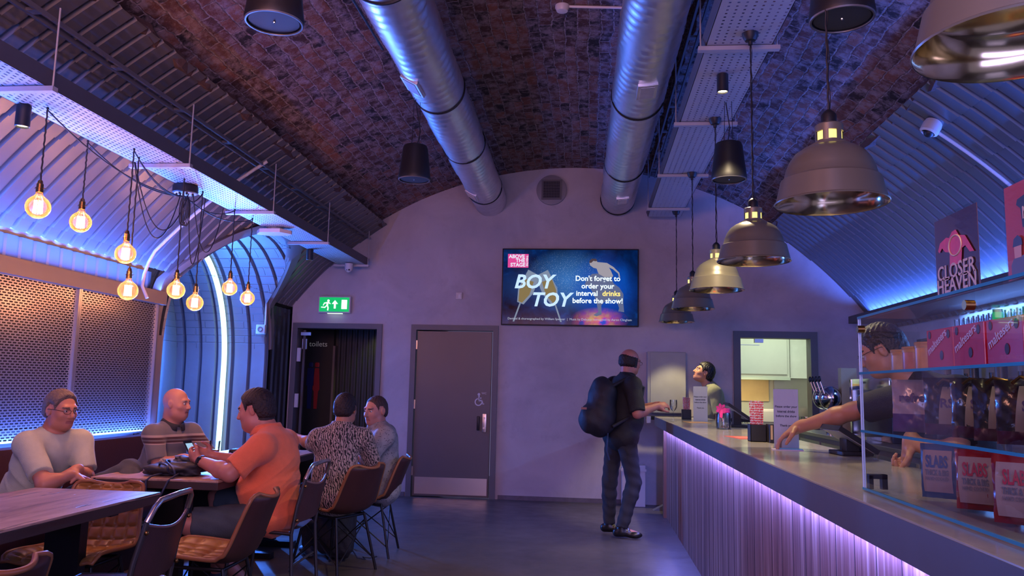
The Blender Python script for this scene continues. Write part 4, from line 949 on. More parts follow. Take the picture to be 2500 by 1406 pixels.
for k, (y, h_, c, lab) in enumerate(((2.385, .062, (.55, .36, .22), 'shortest gold lidded pot, leftmost on the top shelf'), (2.30, .066, (.50, .20, .16), 'middle one of three gold lidded pots'), (2.215, .074, (.62, .30, .12), 'tallest gold lidded pot, beside the red boxes'))):
    o = thing('lidded_pot', lab, 'pot', (.895, y, 1.401), 0, 'gold lidded pots')
    m = MB(); m.lathe([(.001, 0), (.030, 0), (.031, .004), (.031, h_-.014), (.001, h_-.014)], 24); m.build('tub', pm('tub_print_%d' % k, c, .35, var=.5, scale=26), o, smooth=40)
    m = MB(); m.lathe([(.032, h_-.016), (.033, h_-.010), (.0315, h_-.009), (.033, h_-.003), (.031, h_), (.001, h_)], 24); m.build('lid', pm('gold_lid', (.75, .42, .20), .3, .5, var=.1), o, smooth=40)
    m = MB(); m.lathe([(.001, -.0315), (.012, -.0318)], 16, (0, 0, h_*.40), T=Matrix.Rotation(-PI/2, 4, 'Y')); m.build('label_disc', pm('pot_label', (.08, .04, .06), .4, var=.2), o)
def bag(name, w, h_, d, mat, o, pinch=.6, seedv=0, band=None):
    """a filled pouch: fat in the middle, crimped flat at top and bottom"""
    def f(u, v, s):
        y = (u-.5)*w*(1-.10*math.sin(PI*v)*0-.12*(1-abs(2*v-1))**.5*pinch*.3); th = d*max(0, math.sin(PI*min(1, max(0, (v*1.04-.02)))))**.55*math.sqrt(max(0, 1-(2*u-1)**2*.94))
        cr = .0035*math.sin(u*23+v*9+seedv)*math.sin(v*17+seedv*2)+.002*math.sin(u*51+seedv)
        return (s*(th/2)+cr, -y, v*h_)
    m = MB(); nu, nv = 18, 24
    for s in (-1, 1): m.grid(lambda u, v: f(u, v, s), nu, nv)
    m.f = [fc for fc in m.f]; mt = mat
    ob = m.build(name, mt if isinstance(mt, list) else [mt], o, smooth=60)
    return ob
def b_pouch(body, lower, split):
    def f(N, L, tc, b):
        sp = N.new('ShaderNodeSeparateXYZ'); L.new(tc.outputs['Object'], sp.inputs[0]); gt = N.new('ShaderNodeMath'); gt.operation = 'GREATER_THAN'; gt.inputs[1].default_value = split; L.new(sp.outputs[2], gt.inputs[0])
        n = noise(N, L, tc.outputs['Object'], 60, 3); L.new(mixc(N, L, gt.outputs[0], lower, body), b.inputs['Base Color']); bumpn(N, L, n.outputs['Fac'], b, .3, .004); b.inputs['Coat Weight'].default_value = .7
    return f
M_refresh = nodes_mat('white_purple_pouch', b_pouch((.34, .25, .28), (.09, .05, .15), .052), .3)
M_blkbag = nodes_mat('dark_foil_pouch', b_pouch((.025, .02, .02), (.06, .015, .03), .03), .25)
M_ivory = pm('pouch_print_ivory', (.26, .19, .14), .4, var=.15); M_ink = pm('pouch_ink', (.07, .03, .10), .5, var=0)
o = thing('sweet_pouch', 'pale and purple refreshers pouch, leftmost on the middle shelf', 'pouch', (.965, 2.40, 1.229), 1.05, 'sweet pouches on the middle shelf'); bag('pouch', .19, .150, .055, M_refresh, o, 1, 1)
text('refreshers', .034, M_ink, faceT(-.032, .0, .098), o, 'brand_lettering', ext=.0003, bold=.0008)
for k, (x, y, wd_, lab, t_) in enumerate(((.985, 2.28, .15, 'ivory striped dark pouch, second on the middle shelf', 'RS'), (.99, 2.14, .14, 'dark foil pouch, third on the middle shelf', 'S'), (.985, 2.01, .14, 'dark foil pouch, fourth on the middle shelf', 'S'), (.98, 1.88, .15, 'dark pouch with gold tie, fifth on the middle shelf', 'S'), (.98, 1.75, .15, 'dark foil pouch at the right edge of the middle shelf', 'S'))):
    o = thing('sweet_pouch', lab, 'pouch', (x, y, 1.229), .95, 'sweet pouches on the middle shelf'); bag('pouch', wd_, .155-.004*k, .06, M_blkbag, o, 1, k*2.1)
    m = MB(); m.grid(lambda u, v: (-.033*math.sin(PI*(v*.7+.15))**.6-.002, -(u-.5)*.05*(1-.5*v)+.01, .03+v*.10), 4, 8); m.build('ivory_band', M_ivory, o, smooth=60)
    text(t_, .034, M_ink, faceT(-.037, .01, .085), o, 'brand_lettering', ext=.0003, bold=.0008)
    m = MB(); m.tube([(-.02, -.03, .13), (-.03, -.01, .142), (-.02, .02, .15), (-.028, .035, .135)], .004, 6); m.build('gold_tie', M_brass, o, smooth=60)
M_slab1 = pm('slate_blue_carton', (.04, .075, .16), .4, var=.1); M_slab2 = pm('red_slab_bag', (.24, .008, .014), .25, var=.2, coat=.5); M_lab = pm('slab_label', (.30, .20, .18), .5, var=.06); M_inkb = pm('slab_ink_blue', (.03, .06, .18), .5, var=0); M_inkr = pm('slab_ink_red', (.40, .02, .05), .5, var=0); M_inkk = pm('slab_ink_grey', (.12, .11, .14), .5, var=0)
for k, (x, y, yaw, mat, ink, lab, w_, h_) in enumerate(((.965, 2.30, .98, M_slab1, M_inkb, 'slate blue pouch with slabs label, left on the bottom shelf', .125, .145), (.965, 2.08, .95, M_slab2, M_inkr, 'red pouch with slabs label, middle of the bottom shelf', .135, .145), (.955, 1.86, .88, M_slab2, M_inkr, 'largest red pouch with slabs label, near the right edge', .15, .150), (1.0, 1.72, .8, M_slab2, M_inkr, 'red pouch cut by the frame on the bottom shelf', .17, .148))):
    o = thing('snack_bag', lab, 'bag', (x, y, GZ0+.003), yaw, 'snack bags on the bottom shelf'); bag('pouch', w_, h_, .07, mat, o, 1, k*1.3+.4)
    def lp(u, v): 
        z = .018+v*(h_-.034); return (-.5*.07*max(0, math.sin(PI*(z/h_)))**.55*.96-.005, -(u-.5)*w_*.56+w_*.12, z)
    m = MB(); m.grid(lp, 4, 10); m.build('paper_label', M_lab, o, smooth=60)
    T = faceT(-.0425, w_*.12, h_*.68)
    text('SLABS', .044, ink, T, o, 'brand_lettering', ext=.0004, bold=.0012, sx=.46); text('THICK & BIG', .020, M_inkk, T @ Matrix.Translation((0, -.028, 0)), o, 'brand_lettering', ext=.0004, bold=.0006, sx=.50); text('HAND COOKED', .013, M_inkk, T @ Matrix.Translation((0, -.044, 0)), o, 'brand_lettering', ext=.0004, sx=.58)
# ---- things on the counter
M_paper = pm('matt_paper', (.62, .56, .62), .7, var=.03); M_text = pm('black_print', (.03, .03, .05), .6, var=0)
M_straw = None
def b_straw(N, L, tc, b):
    w_ = N.new('ShaderNodeTexWave'); w_.bands_direction = 'Z'; w_.inputs['Scale'].default_value = 22; w_.inputs['Distortion'].default_value = 3; w_.inputs['Detail'].default_value = 0; w_.inputs['Detail Scale'].default_value = 6
    L.new(tc.outputs['Object'], w_.inputs[0]); r = ramp(N, [(.48, (.72, .03, .04)), (.52, (.75, .68, .66))]); L.new(w_.outputs['Fac'], r.inputs[0]); L.new(r.outputs[0], b.inputs['Base Color'])
M_straw = nodes_mat('striped_paper_straw', b_straw, .5)
def tent(x, y, yaw, w_, h_, label):
    o = thing('table_sign', label, 'sign', (x, y, 1.05), yaw)
    m = MB(); m.b2((-w_/2, -.0015, 0), (w_/2, .0015, h_)); m.build('card', M_paper, o)
    m = MB(); m.b2((-w_/2-.002, -.004, 0), (w_/2+.002, -.0025, h_+.003)); m.b2((-w_/2, -.03, 0), (w_/2, .035, .003)); m.build('acrylic_stand', M_sheet, o)
    s = w_/.10
    for i, (t_, z) in enumerate((('Please order your', .70), ('interval drinks', .62), ('before the show', .54), ('Thank you', .38))):
        text(t_, .0125*s, M_text, frame_T((0, -.0018, z*h_), (1, 0, 0), (0, 0, 1)), o, 'sign_lettering', ext=.0002, bold=.0003*s)
    m = MB(); m.b2((-.034*s, -.0022, .62*h_-.007), (.034*s, -.0018, .62*h_-.006)); m.build('underline', M_text, o)
    m = MB(); L_ = [(-.030, .97), (-.043, .80), (-.036, .55), (-.026, .40), (-.022, .28)]
    for s2 in (-1, 1): m.tube([(s2*p[0]*s, -.0019, p[1]*h_) for p in L_], .0006, 4)
    m.build('glass_outline', pm('faint_outline', (.75, .70, .80), .6, var=0), o)
    return o
tent(1.03, 4.34, -.02, .125, .305, 'nearer white card sign asking for interval orders, by the hand')
tent(1.075, 7.92, 0, .135, .335, 'farther small white card sign asking for interval orders')
def straws(x, y, label, n=16, s=1.0):
    o = thing('straw_holder', label, 'holder', (x, y, 1.05))
    m = MB(); a, hh = .045, .10
    m.b2((-a, -a, 0), (a, a, .004)); m.b2((-a, -a, 0), (-a+.003, a, hh)); m.b2((a-.003, -a, 0), (a, a, hh*.9)); m.b2((-a, -a, 0), (a, -a+.003, hh)); m.b2((-a, a-.003, 0), (a, a, hh)); m.build('black_caddy', M_blackpl, o)
    for i in range(n):
        u = (i % 6)/5-.5; v = (i//6)/2-.5; L_ = .232*s+rnd.uniform(-.006, .006)
        st = thing('paper_straw', 'red and white paper straw standing in a black holder', 'straw', (x+u*.062, y+v*.05, 1.055), 0, 'straws in the holder '+('by the hand' if y < 6 else 'at the far end')) if False else None
        m = MB(); m.tube([(u*.05, v*.05, .006), (u*.062+.004*rnd.uniform(-1, 1), v*.062, L_)], .0035, 7); so = m.build('paper_straw', M_straw); so.location = (x, y, 1.05)
        tag(so, 'striped red and white straw in the %s holder' % ('nearer' if y < 6 else 'farther'), 'straw', 'striped straws in the %s holder' % ('nearer' if y < 6 else 'farther'))
    return o
straws(.985, 4.86, 'black caddy of striped straws behind the reaching hand', 18); straws(1.0, 8.42, 'small black caddy of straws at the far end of the bar', 12, .95)
m = MB(); m.b2((-.005, -.05, 0), (.062, .05, .105), bev=.003); m.b2((.0, -.052, .02), (.012, -.0505, .10), mi=1)
o = tag(m.build('napkin_caddy', [M_blackpl, pm('kraft_napkin', (.55, .38, .22), .7)]), 'black napkin holder beside the nearer straws', 'holder'); o.location = (1.035, 4.78, 1.05)
o = thing('tip_jar', 'glass tip jar with pink bow on the bar', 'jar', (1.035, 6.34, 1.05))
m = MB(); m.lathe([(.001, .002), (.052, .002), (.056, .010), (.056, .115), (.046, .130), (.046, .150), (.043, .150), (.043, .130), (.052, .112), (.052, .012), (.001, .010)], 28); m.build('glass_jar', M_tumbler, o, smooth=50)
m = MB()
for k in range(7):
    a = k*.9; r_ = .03; c = Vector((-.025, -.045, .155)); d = Vector((math.cos(a), 0, math.sin(a))); e = Vector((-math.sin(a), 0, math.cos(a)))
    m.prism([c, c+d*r_+e*.012, c+d*r_*1.5, c+d*r_-e*.012], (0, -.004, 0))
m.lathe([(.0475, .125), (.050, .13), (.050, .155), (.0475, .16)], 24); m.prism([(-.03, -.05, .15), (-.01, -.052, .15), (-.02, -.06, .085), (-.04, -.058, .095)], (0, -.003, 0)); m.build('pink_bow', pm('pink_ribbon', (.70, .03, .25), .45, var=.3, scale=50), o)
m = MB()
for k in range(9): m.cyl((rnd.uniform(-.03, .03), rnd.uniform(-.03, .03), .012+.002*k), (rnd.uniform(-.03, .03)*0+rnd.uniform(-.03, .03), 0, .0145+.002*k), .001, 4) if False else m.lathe([(.001, 0), (.011, 0), (.011, .002), (.001, .002)], 12, (rnd.uniform(-.03, .03), rnd.uniform(-.03, .03), .011+.002*k))
tag(m.build('coin', M_brass), None, None); bpy.data.objects['coin'].parent = o; bpy.data.objects['coin']['kind'] = 'stuff'
for x, y, w_, l_, c, lab, yaw in ((1.0, 5.22, .21, .30, (.72, .12, .07), 'orange red leaflet lying between jar and straws', .15), (1.0, 7.6, .20, .30, (.75, .42, .12), 'yellow orange leaflet by the farther sign', .1)):
    m = MB(); m.box((0, 0, .001), (w_, l_, .002), mi=0)
    for i in range(3): m.box((-.02+.01*i, -.06+.06*i, .0022), (w_*.6, .012, .0004), mi=1)
    o = tag(m.build('leaflet', [pm('leaflet_'+lab[:6].strip(), c, .4, var=.15), pm('leaflet_pale_print', (.80, .55, .40), .5)]), lab, 'leaflet'); o.location = (x, y, 1.05); o.rotation_euler = (0, 0, yaw)
m = MB(); m.box((0, 0, .0015), (.10, .15, .003)); m.box((.03, -.01, .0034), (.05, .13, .001), mi=1); o = tag(m.build('receipt_card', [M_paper, pm('blue_card_print', (.03, .22, .50), .5)]), 'white and blue card under the reaching hand', 'card'); o.location = (1.0, 4.2, 1.05); o.rotation_euler = (0, 0, 1.4)
# till screens leaning at the staff side
def till(x, y, z, w_, lean, yaw, label):
    o = thing('till_screen', label, 'till', (x, y, 1.05), yaw)
    R_ = Matrix.Translation((0, 0, z)) @ Matrix.Rotation(lean, 4, 'Y')
    m = MB(); m.add(*boxvf(-.105, .105, -w_/2, w_/2, -.011, .011), 0, R_); m.build('screen_housing', M_blackpl, o)
    m = MB(); m.add(*boxvf(-.095, .095, -w_/2+.015, w_/2-.015, -.014, -.011), 0, R_); m.build('pale_back_panel', pm('till_grey', (.28, .29, .28), .4), o)
    m = MB(); m.b2((-.07, -.08, 0), (.08, .08, .02), bev=.006); m.add(*boxvf(-.03, .03, -.04, .04, 0, z), 0); m.build('stand', M_blackpl, o)
    return o
till(1.235, 3.98, .075, .22, .55, .1, 'black till screen tilted at the inner edge of the bar')
till(1.215, 6.8, .13, .28, .60, 0, 'thin black till screen seen edge on behind the tip jar')
# ---- beyond the counter end
o = thing('long_broom', 'long handled brush and pan standing beyond the bar end', 'broom', (.93, 9.32, 0))
m = MB(); m.cyl((0, 0, .12), (-.03, .05, .98), .011, 8); m.cyl((.05, .03, .12), (.04, .06, .85), .009, 8); m.build('handle', M_black, o)
m = MB(); m.b2((-.06, -.04, .09), (.03, .04, .16)); m.build('brush_head', M_blackpl, o)
m = MB(); m.prism([(-.20, -.06, .0), (.02, -.06, .0), (.02, -.06, .10), (-.05, -.06, .08)], (0, .12, 0)); m.build('dust_pan', M_frame, o)
m = MB(); m.b2((.39, 9.50, .0), (.66, 9.70, .47), bev=.008); m.b2((.38, 9.49, .40), (.67, 9.71, .43)); tag(m.build('waste_bin', M_white), 'white bin against the wall behind the standing man', 'bin')
m = MB(); m.b2((.66, 9.30, 1.005), (1.9, 9.56, 1.045)); tag(m.build('end_shelf', M_black), 'black ledge under the grey wall cabinet', 'shelf')
m = MB(); m.b2((.655, 9.28, .965), (.705, 9.34, 1.045), bev=.004); tag(m.build('shelf_bracket', M_steel), 'steel clamp on the end of the black ledge', 'bracket')
# ---------------------------------------------------------------- back bar
bb = thing('back_bar_unit', 'steel fronted back bar with drawers behind the counter', 'counter', (2.75, 6, 0))
m = MB(); m.b2((2.3, 2.6, .905), (3.4, 9.3, .94), bev=.004); loc(m.build('steel_worktop', M_steel), bb)
m = MB(); m.b2((2.33, 2.6, 0), (3.4, 9.3, .905)); loc(m.build('carcass', pm('grey_carcass', (.22, .21, .20), .4)), bb)
for k in range(8):
    y0 = 2.8+k*.8; m = MB(); m.b2((2.315, y0, .62), (2.332, y0+.74, .86)); d_ = loc(m.build('drawer', M_steel), bb)
    m = MB(); m.b2((2.295, y0+.3, .76), (2.315, y0+.44, .785)); h2 = m.build('handle', M_chrome, d_); h2.matrix_parent_inverse = (Matrix.Translation((-bb.location.x, -bb.location.y, -bb.location.z))).inverted() @ Matrix.Translation((-bb.location.x, -bb.location.y, -bb.location.z))
m = MB(); m.b2((2.9, 2.4, 2.13), (3.4, 9.25, 2.21)); sh = struct(m.build('trim_6', M_traydark), 'dark shelf top carrying the blue cove light over the back bar', 'trim')
m = MB(); m.b2((2.98, 2.6, 1.83), (3.4, 7.6, 1.85)); sh1 = tag(m.build('glass_shelf', M_traydark), 'upper back bar shelf crowded with glasses', 'shelf')
m = MB(); m.b2((2.98, 2.6, 1.46), (3.4, 7.6, 1.48)); tag(m.build('glass_shelf', M_traydark), 'lower back bar shelf with bottles', 'shelf')
m = MB(); m.b2((3.405, 2.5, .95), (3.415, 7.7, 2.12)); struct(m.build('wall_back_bar', pm('pale_tile', (.55, .57, .62), .3, var=.1)), 'pale wall panel behind the back bar shelves')
g1 = tumbler(14, .13, .036).build('stacked_glass', M_tumbler, smooth=40); tag(g1, 'clear glass in the crowded row on the upper shelf', 'glass', 'glasses on the back bar shelf'); first = True
for i in range(20):
    for j in range(2):
        c = g1 if first else g1.copy()
        if not first: COL.objects.link(c)
        first = False; c.location = (3.07+.12*j, 5.4+i*.082, 1.85)
bt_ = thing('spirit_bottle', 'dark spirit bottle on the lower back bar shelf', 'bottle', (0, 0, 0), 0, 'bottles on the lower back bar shelf')
m = MB(); m.lathe([(.001, 0), (.038, 0), (.038, .17), (.03, .20), (.014, .225), (.013, .28), (.001, .28)], 16); m.build('bottle_body', pm('dark_bottle', (.03, .02, .02), .12, var=.2), bt_, smooth=50)
m = MB(); m.lathe([(.0385, .05), (.0385, .13)], 16); m.build('bottle_label', pm('bottle_label', (.5, .45, .35), .5, var=.2), bt_)
LB = ['farthest', 'second farthest', 'third farthest', 'fourth farthest', 'fifth farthest', 'sixth farthest', 'seventh farthest', 'nearest']
for k in range(8):
    b_ = bt_ if k == 0 else dup(bt_); b_.location = (3.12, 7.35-k*.42, 1.48)
o = thing('green_bottle', 'bottle with glowing green neck behind the glass case', 'bottle', (2.70, 5.55, .94))
m = MB(); m.lathe([(.001, 0), (.04, 0), (.04, .8), (.03, .83), (.03, .98), (.001, .98)], 16); m.build('tall_tube', pm('dark_tube', (.05, .05, .06), .3), o, smooth=40)
m = MB(); m.lathe([(.031, .84), (.033, .85), (.033, .95), (.031, .96)], 16); m.build('green_band', em('green_band', (.0, .5, .12), .6), o, smooth=40)
m = MB(); m.lathe([(.001, 0), (.03, 0), (.03, .75), (.028, .76), (.028, .90), (.001, .90)], 14, mi=0); m.lathe([(.0295, .77), (.0295, .88)], 14, mi=1)
o = tag(m.build('white_cap_bottle', [pm('dark_tube', (.05, .05, .06), .3), M_white], smooth=40), 'tall dark bottle with white cap behind the glass case', 'bottle'); o.location = (2.70, 5.92, .94)
# coffee machine, taps
o = thing('coffee_machine', 'dark blue coffee machine on the back bar behind the glass case', 'coffee machine', (2.5, 7.45, .94))
m = MB(); m.b2((0, -.5, .0), (.5, .5, .54), bev=.02); m.build('body', pm('midnight_metal', (.015, .03, .08), .2, .4), o, smooth=30)
m = MB(); m.b2((-.01, -.5, .44), (.05, .5, .545), bev=.01); m.b2((-.012, .47, 0), (.03, .515, .54)); m.build('chrome_trim', M_chrome, o, smooth=30)
text('NESPRESSO', .095, pm('pale_logo', (.5, .55, .7), .3, var=0, emit=(.25, .35, .6), es=.5), frame_T((-.013, .0, .36), (0, -1, 0), (0, 0, 1)), o, 'brand_lettering', bold=.001)
m = MB(); m.b2((-.12, -.25, 0), (0, .25, .04)); m.cyl((-.06, .12, .2), (-.06, .12, .32), .03, 12); m.cyl((-.06, -.12, .2), (-.06, -.12, .32), .03, 12); m.build('drip_tray_and_spouts', M_chrome, o, smooth=40)
o = thing('drinks_dispenser', 'chrome drinks tap with black levers at the end of the back bar', 'tap', (2.45, 8.35, .94))
m = MB(); m.cyl((0, -.06, 0), (0, -.06, .25), .05, 16); m.cyl((0, .12, 0), (0, .12, .25), .05, 16); m.ball((-.05, -.06, .36), (.11, .10, .12), 20); m.ball((-.05, .16, .36), (.11, .10, .12), 20); m.build('chrome_heads', M_chrome, o, smooth=60)
for dy in (-.12, .0, .12, .22):
    m = MB(); m.cyl((-.12, dy, .40), (-.155, dy+.02, .52), .006, 8); m.build('lever', M_steel, o); m = MB(); m.ball((-.16, dy+.023, .545), (.016, .016, .032), 10); m.build('lever_knob', M_blackpl, o, smooth=60)
m = MB(); m.b2((.05, -.10, .0), (.2, .0, .66)); m.build('back_panel', pm('cream_tap_panel', (.45, .42, .28), .4), o)
# ---------------------------------------------------------------- tables
def table(x0, x1, y0, y1, label, zt=.76):
    o = thing('dining_table', label, 'table', ((x0+x1)/2, (y0+y1)/2, 0)); cx, cy = o.location.x, o.location.y
    m = MB(); m.b2((x0-cx, y0-cy, zt-.012), (x1-cx, y1-cy, zt), bev=.003); m.build('table_top', M_table, o, smooth=30)
    m = MB(); m.b2((x0-cx+.002, y0-cy+.002, zt-.055), (x1-cx-.002, y1-cy-.002, zt-.0125), bev=.003); m.build('top_edge', M_tabledge, o)
    for s in (-1, 1):
        yy = s*((y1-y0)/2-.22); m = MB(); m.b2((-.09, yy-.03, .05), (.09, yy+.03, zt-.056)); m.b2((-.26, yy-.035, 0), (.26, yy+.035, .045), bev=.004); m.b2((-.24, yy-.03, zt-.09), (.24, yy+.03, zt-.055)); m.build('pedestal', M_black, o)
    return o
table(-2.87, -2.18, 2.55, 3.985, 'nearest wooden table, cut by the left edge of the frame')
table(-2.90, -2.12, 4.50, 5.42, 'wooden table with the black bag and phone man')
table(-3.02, -2.28, 5.84, 6.75, 'far wooden table with drinks, before the neon arch')
# ---------------------------------------------------------------- shell chairs in quilted leather (local +x is forward)
def shell_profile(t):
    """side profile: seat front -> bend -> top of back"""
    P = [(.235, .425), (.215, .442), (.12, .437), (.02, .425), (-.08, .420), (-.135, .440), (-.165, .50), (-.19, .58), (-.215, .66), (-.235, .72), (-.245, .745)]
    P = [(p[0]*1.2-.02, p[1]) for p in P]
    f = t*(len(P)-1); i = min(int(f), len(P)-2); u = f-i
    def cr(a, b_, c, d): return .5*((2*b_)+(-a+c)*u+(2*a-5*b_+4*c-d)*u*u+(-a+3*b_-3*c+d)*u**3)
    A, B, Cc, D = P[max(i-1, 0)], P[i], P[i+1], P[min(i+2, len(P)-1)]
    return cr(A[0], B[0], Cc[0], D[0]), cr(A[1], B[1], Cc[1], D[1])
def shell_w(t):
    w = .225 if t < .55 else .225-.045*((t-.55)/.45)
    if t > .90: w *= math.sqrt(max(.0, 1-((t-.90)/.105)**2))*.55+.45
    if t < .06: w *= .86+.14*math.sqrt(t/.06)
    return w
def shell_pt(t, v, off=0):
    x, z = shell_profile(t); x2, z2 = shell_profile(min(1, t+.01)); x1, z1 = shell_profile(max(0, t-.01))
    tx, tz = x2-x1, z2-z1; l = math.hypot(tx, tz) or 1; nx, nz = tz/l, -tx/l      # normal towards the sitter
    s = 2*v-1; w = shell_w(t); lift = .050*abs(s)**2.6*(1 if t > .4 else .75)
    if nz < 0 and t < .4: nx, nz = -nx, -nz
    if t >= .4 and nx < 0: nx, nz = -nx, -nz
    return (x+nx*(lift+off), s*w, z+nz*(lift+off))
def shell_chair(label):
    o = thing('shell_chair', label, 'chair')
    def front(u, v):
        q_ = .012*(abs(math.sin(u*11*PI))*abs(math.sin(v*6*PI)))**.35 if .01 < v < .99 and .02 < u < .98 else 0
        return shell_pt(u, v*.955+.0225, .006+q_)
    m = MB(); m.grid(front, 88, 48); m.build('quilted_pad', M_tan, o, smooth=60)
    m = MB(); m.grid(lambda u, v: shell_pt(u, v, -.006), 30, 16); m.build('outer_shell', M_shellback, o, smooth=60)
    rim = [shell_pt(u/30, 0, 0) for u in range(31)]+[shell_pt(1, v/10, 0) for v in range(1, 10)]+[shell_pt(1-u/30, 1, 0) for u in range(31)]+[shell_pt(0, 1-v/10, 0) for v in range(1, 10)]
    m = MB(); m.tube(rim, .0105, 8, closed=True); m.build('edge_piping', pm('tan_edge', (.30, .11, .04), .4, var=.15), o, smooth=80)
    m = MB(); m.tube([(.17, -.15, .405), (.17, .15, .405), (-.12, .15, .395), (-.12, -.15, .395)], .010, 8, closed=True); m.build('seat_frame', M_black, o, smooth=60)
    for sx in (1, -1):
        for sy in (1, -1):
            m = MB(); m.cyl((.17 if sx > 0 else -.12, sy*.15, .40), (.235 if sx > 0 else -.205, sy*.205, 0), .010, 8); m.build('leg', M_black, o, smooth=60)
    m = MB()
    for sy in (1, -1): m.cyl((.178, sy*.157, .36), (-.19, sy*.195, .08), .0045, 6); m.cyl((-.13, sy*.157, .36), (.225, sy*.195, .08), .0045, 6)
    for sx, xx, x2 in ((1, .178, .222), (-1, -.13, -.19)): m.cyl((xx, -.157, .36), (x2, .195, .08), .0045, 6); m.cyl((xx, .157, .36), (x2, -.195, .08), .0045, 6)
    m.build('wire_bracing', M_black, o, smooth=60)
    return o
SCH = [(-1.935, 4.10, PI+.03, 'tan quilted shell chair in front, seen from its maroon back'), (-2.615, 4.02, -PI/2+.1, 'tan quilted shell chair tucked under the far end of the nearest table'),
       (-2.03, 2.38, PI-.1, 'shell chair whose back just shows in the bottom left corner'), (-1.80, 5.76, PI-.42, 'brown shell chair under the man in the zebra print shirt'), (-1.745, 6.43, PI+.05, 'brown shell chair under the man in the floral shirt')]
c0 = shell_chair('')
for k, (x, y, rz, lab) in enumerate(SCH):
    c = c0 if k == 0 else dup(c0); c.location = (x, y, 0); c.rotation_euler = (0, 0, rz); c['label'] = lab; c['group'] = 'leather shell chairs'
# tube framed sling chairs
def sling_chair(label):
    o = thing('tube_frame_chair', label, 'chair'); T_ = M_steelpipe
    for sy in (-1, 1):
        m = MB(); m.tube([(-.235, sy*.235, 0), (-.215, sy*.232, .22), (-.20, sy*.225, .44), (-.225, sy*.222, .60), (-.265, sy*.215, .76)], .0115, 8); m.build('rear_leg', T_, o, smooth=60)
        m = MB(); m.cyl((.21, sy*.21, 0), (.17, sy*.20, .45), .0115, 8); m.build('front_leg', T_, o, smooth=60)
        m = MB(); m.tube([(.18, sy*.20, .455), (0, sy*.215, .452), (-.20, sy*.225, .44)], .011, 8); m.build('side_rail', T_, o, smooth=60)
    m = MB(); m.tube([(-.265, -.215, .76), (-.285, -.195, .815), (-.292, -.16, .84), (-.305, 0, .848), (-.292, .16, .84), (-.285, .195, .815), (-.265, .215, .76)], .0125, 10); m.build('top_bar', M_chromebar, o, smooth=80)
    m = MB(); m.cyl((.18, -.20, .455), (.18, .20, .455), .010, 8); m.cyl((-.2, -.22, .25), (-.2, .22, .25), .008, 8); m.cyl((.19, -.2, .25), (.19, .2, .25), .008, 8); m.build('cross_rail', T_, o, smooth=60)
    def bk(u, v, s): # leather back sling
        z = .50+.25*u; top = .02*math.cos((v-.5)*PI)*0-.035*math.cos((v-.5)*PI)*u**4*1.0; y = (v-.5)*.43; x = -.212-.05*u-.025*math.cos((v-.5)*PI)
        return (x+s*.004, y, z+top)
    m = MB(); m.grid(lambda u, v: bk(u, v, 1), 12, 16); m.grid(lambda u, v: bk(u, v, -1), 12, 16)
    m.build('leather_back', M_leather, o, smooth=50)
    m = MB(); m.tube([bk(1, v/16, 0) for v in range(17)], .0065, 8); m.build('back_edge', pm('worn_leather_edge', (.20, .10, .10), .35), o, smooth=60)
    m = MB(); m.grid(lambda u, v: (.18-.37*u, (v-.5)*.40, .462-.022*math.sin(PI*v)*.8), 10, 12); m.build('leather_seat', M_leather, o, smooth=60)
    for sy in (-1, 1):
        for z, x in ((.52, -.217), (.72, -.258)):
            m = MB(); m.ball((x-.012, sy*.222, z), .010, 8); m.build('stud', M_brass, o, smooth=60)
    return o
M_steelpipe = pm('dark_steel_tube', (.10, .095, .10), .32, .8, var=.1); M_chromebar = pm('worn_steel_bar', (.42, .40, .42), .25, .9, var=.1)
s0 = sling_chair('')
for k, (x, y, rz, lab) in enumerate(((-2.055, 3.32, PI+.12, 'steel framed chair with leather sling at the nearest table'), (-1.955, 4.93, PI+.03, 'steel framed chair under the man in the orange shirt'))):
    c = s0 if k == 0 else dup(s0); c.location = (x, y, 0); c.rotation_euler = (0, 0, rz); c['label'] = lab; c['group'] = 'steel framed sling chairs'
# ---------------------------------------------------------------- things on the tables and floor
M_tx = pm('black_nylon', (.012, .012, .018), .65, var=.3, bump=.4, bscale=30); M_strap = pm('navy_strap', (.02, .03, .07), .55, var=.2)
def lumpy(name, c, r, mat, o, amp=.12, seed=0, flat=1.0, n=40):
    def f(u, v):
        th, ph = 2*PI*u, PI*v; d = Vector((math.sin(ph)*math.cos(th), math.sin(ph)*math.sin(th), math.cos(ph)))
        k = 1+amp*(math.sin(3*d.x+5*d.y+seed)+.6*math.sin(7*d.y-6*d.z+seed*2)+.4*math.sin(11*d.x+9*d.z+seed))
        d = Vector([math.copysign(abs(a)**.75, a) for a in d])
        z = max(-r[2]*flat, d.z*r[2]*k); return (c[0]+d.x*r[0]*k, c[1]+d.y*r[1]*k, c[2]+z)
    m = MB(); m.grid(f, n, n//2); return m.build(name, mat, o, smooth=70)
o = thing('drawstring_bag', 'black soft bag with navy straps lying on the phone man\'s table', 'bag', (-2.50, 4.74, .76))
lumpy('bag_body', (0, 0, .035), (.17, .13, .04), M_tx, o, .14, 1.3, .85); lumpy('bag_flap', (.04, .05, .07), (.09, .07, .035), M_tx, o, .2, 2.7, .9); lumpy('pale_cloth', (-.09, .06, .065), (.05, .04, .022), pm('pale_cloth', (.35, .30, .28), .8), o, .2, 4, .9)
for sd in (0, 1):
    m = MB(); m.tube([(-.10+.2*t+.03*math.sin(9*t+sd*2), -.14+.10*math.sin(5*t+sd), .02+.06*max(0, math.sin(PI*t))+(.0 if sd else .01)) for t in [i/24 for i in range(25)]], .0065, 6); m.build('strap', M_strap, o, smooth=60)
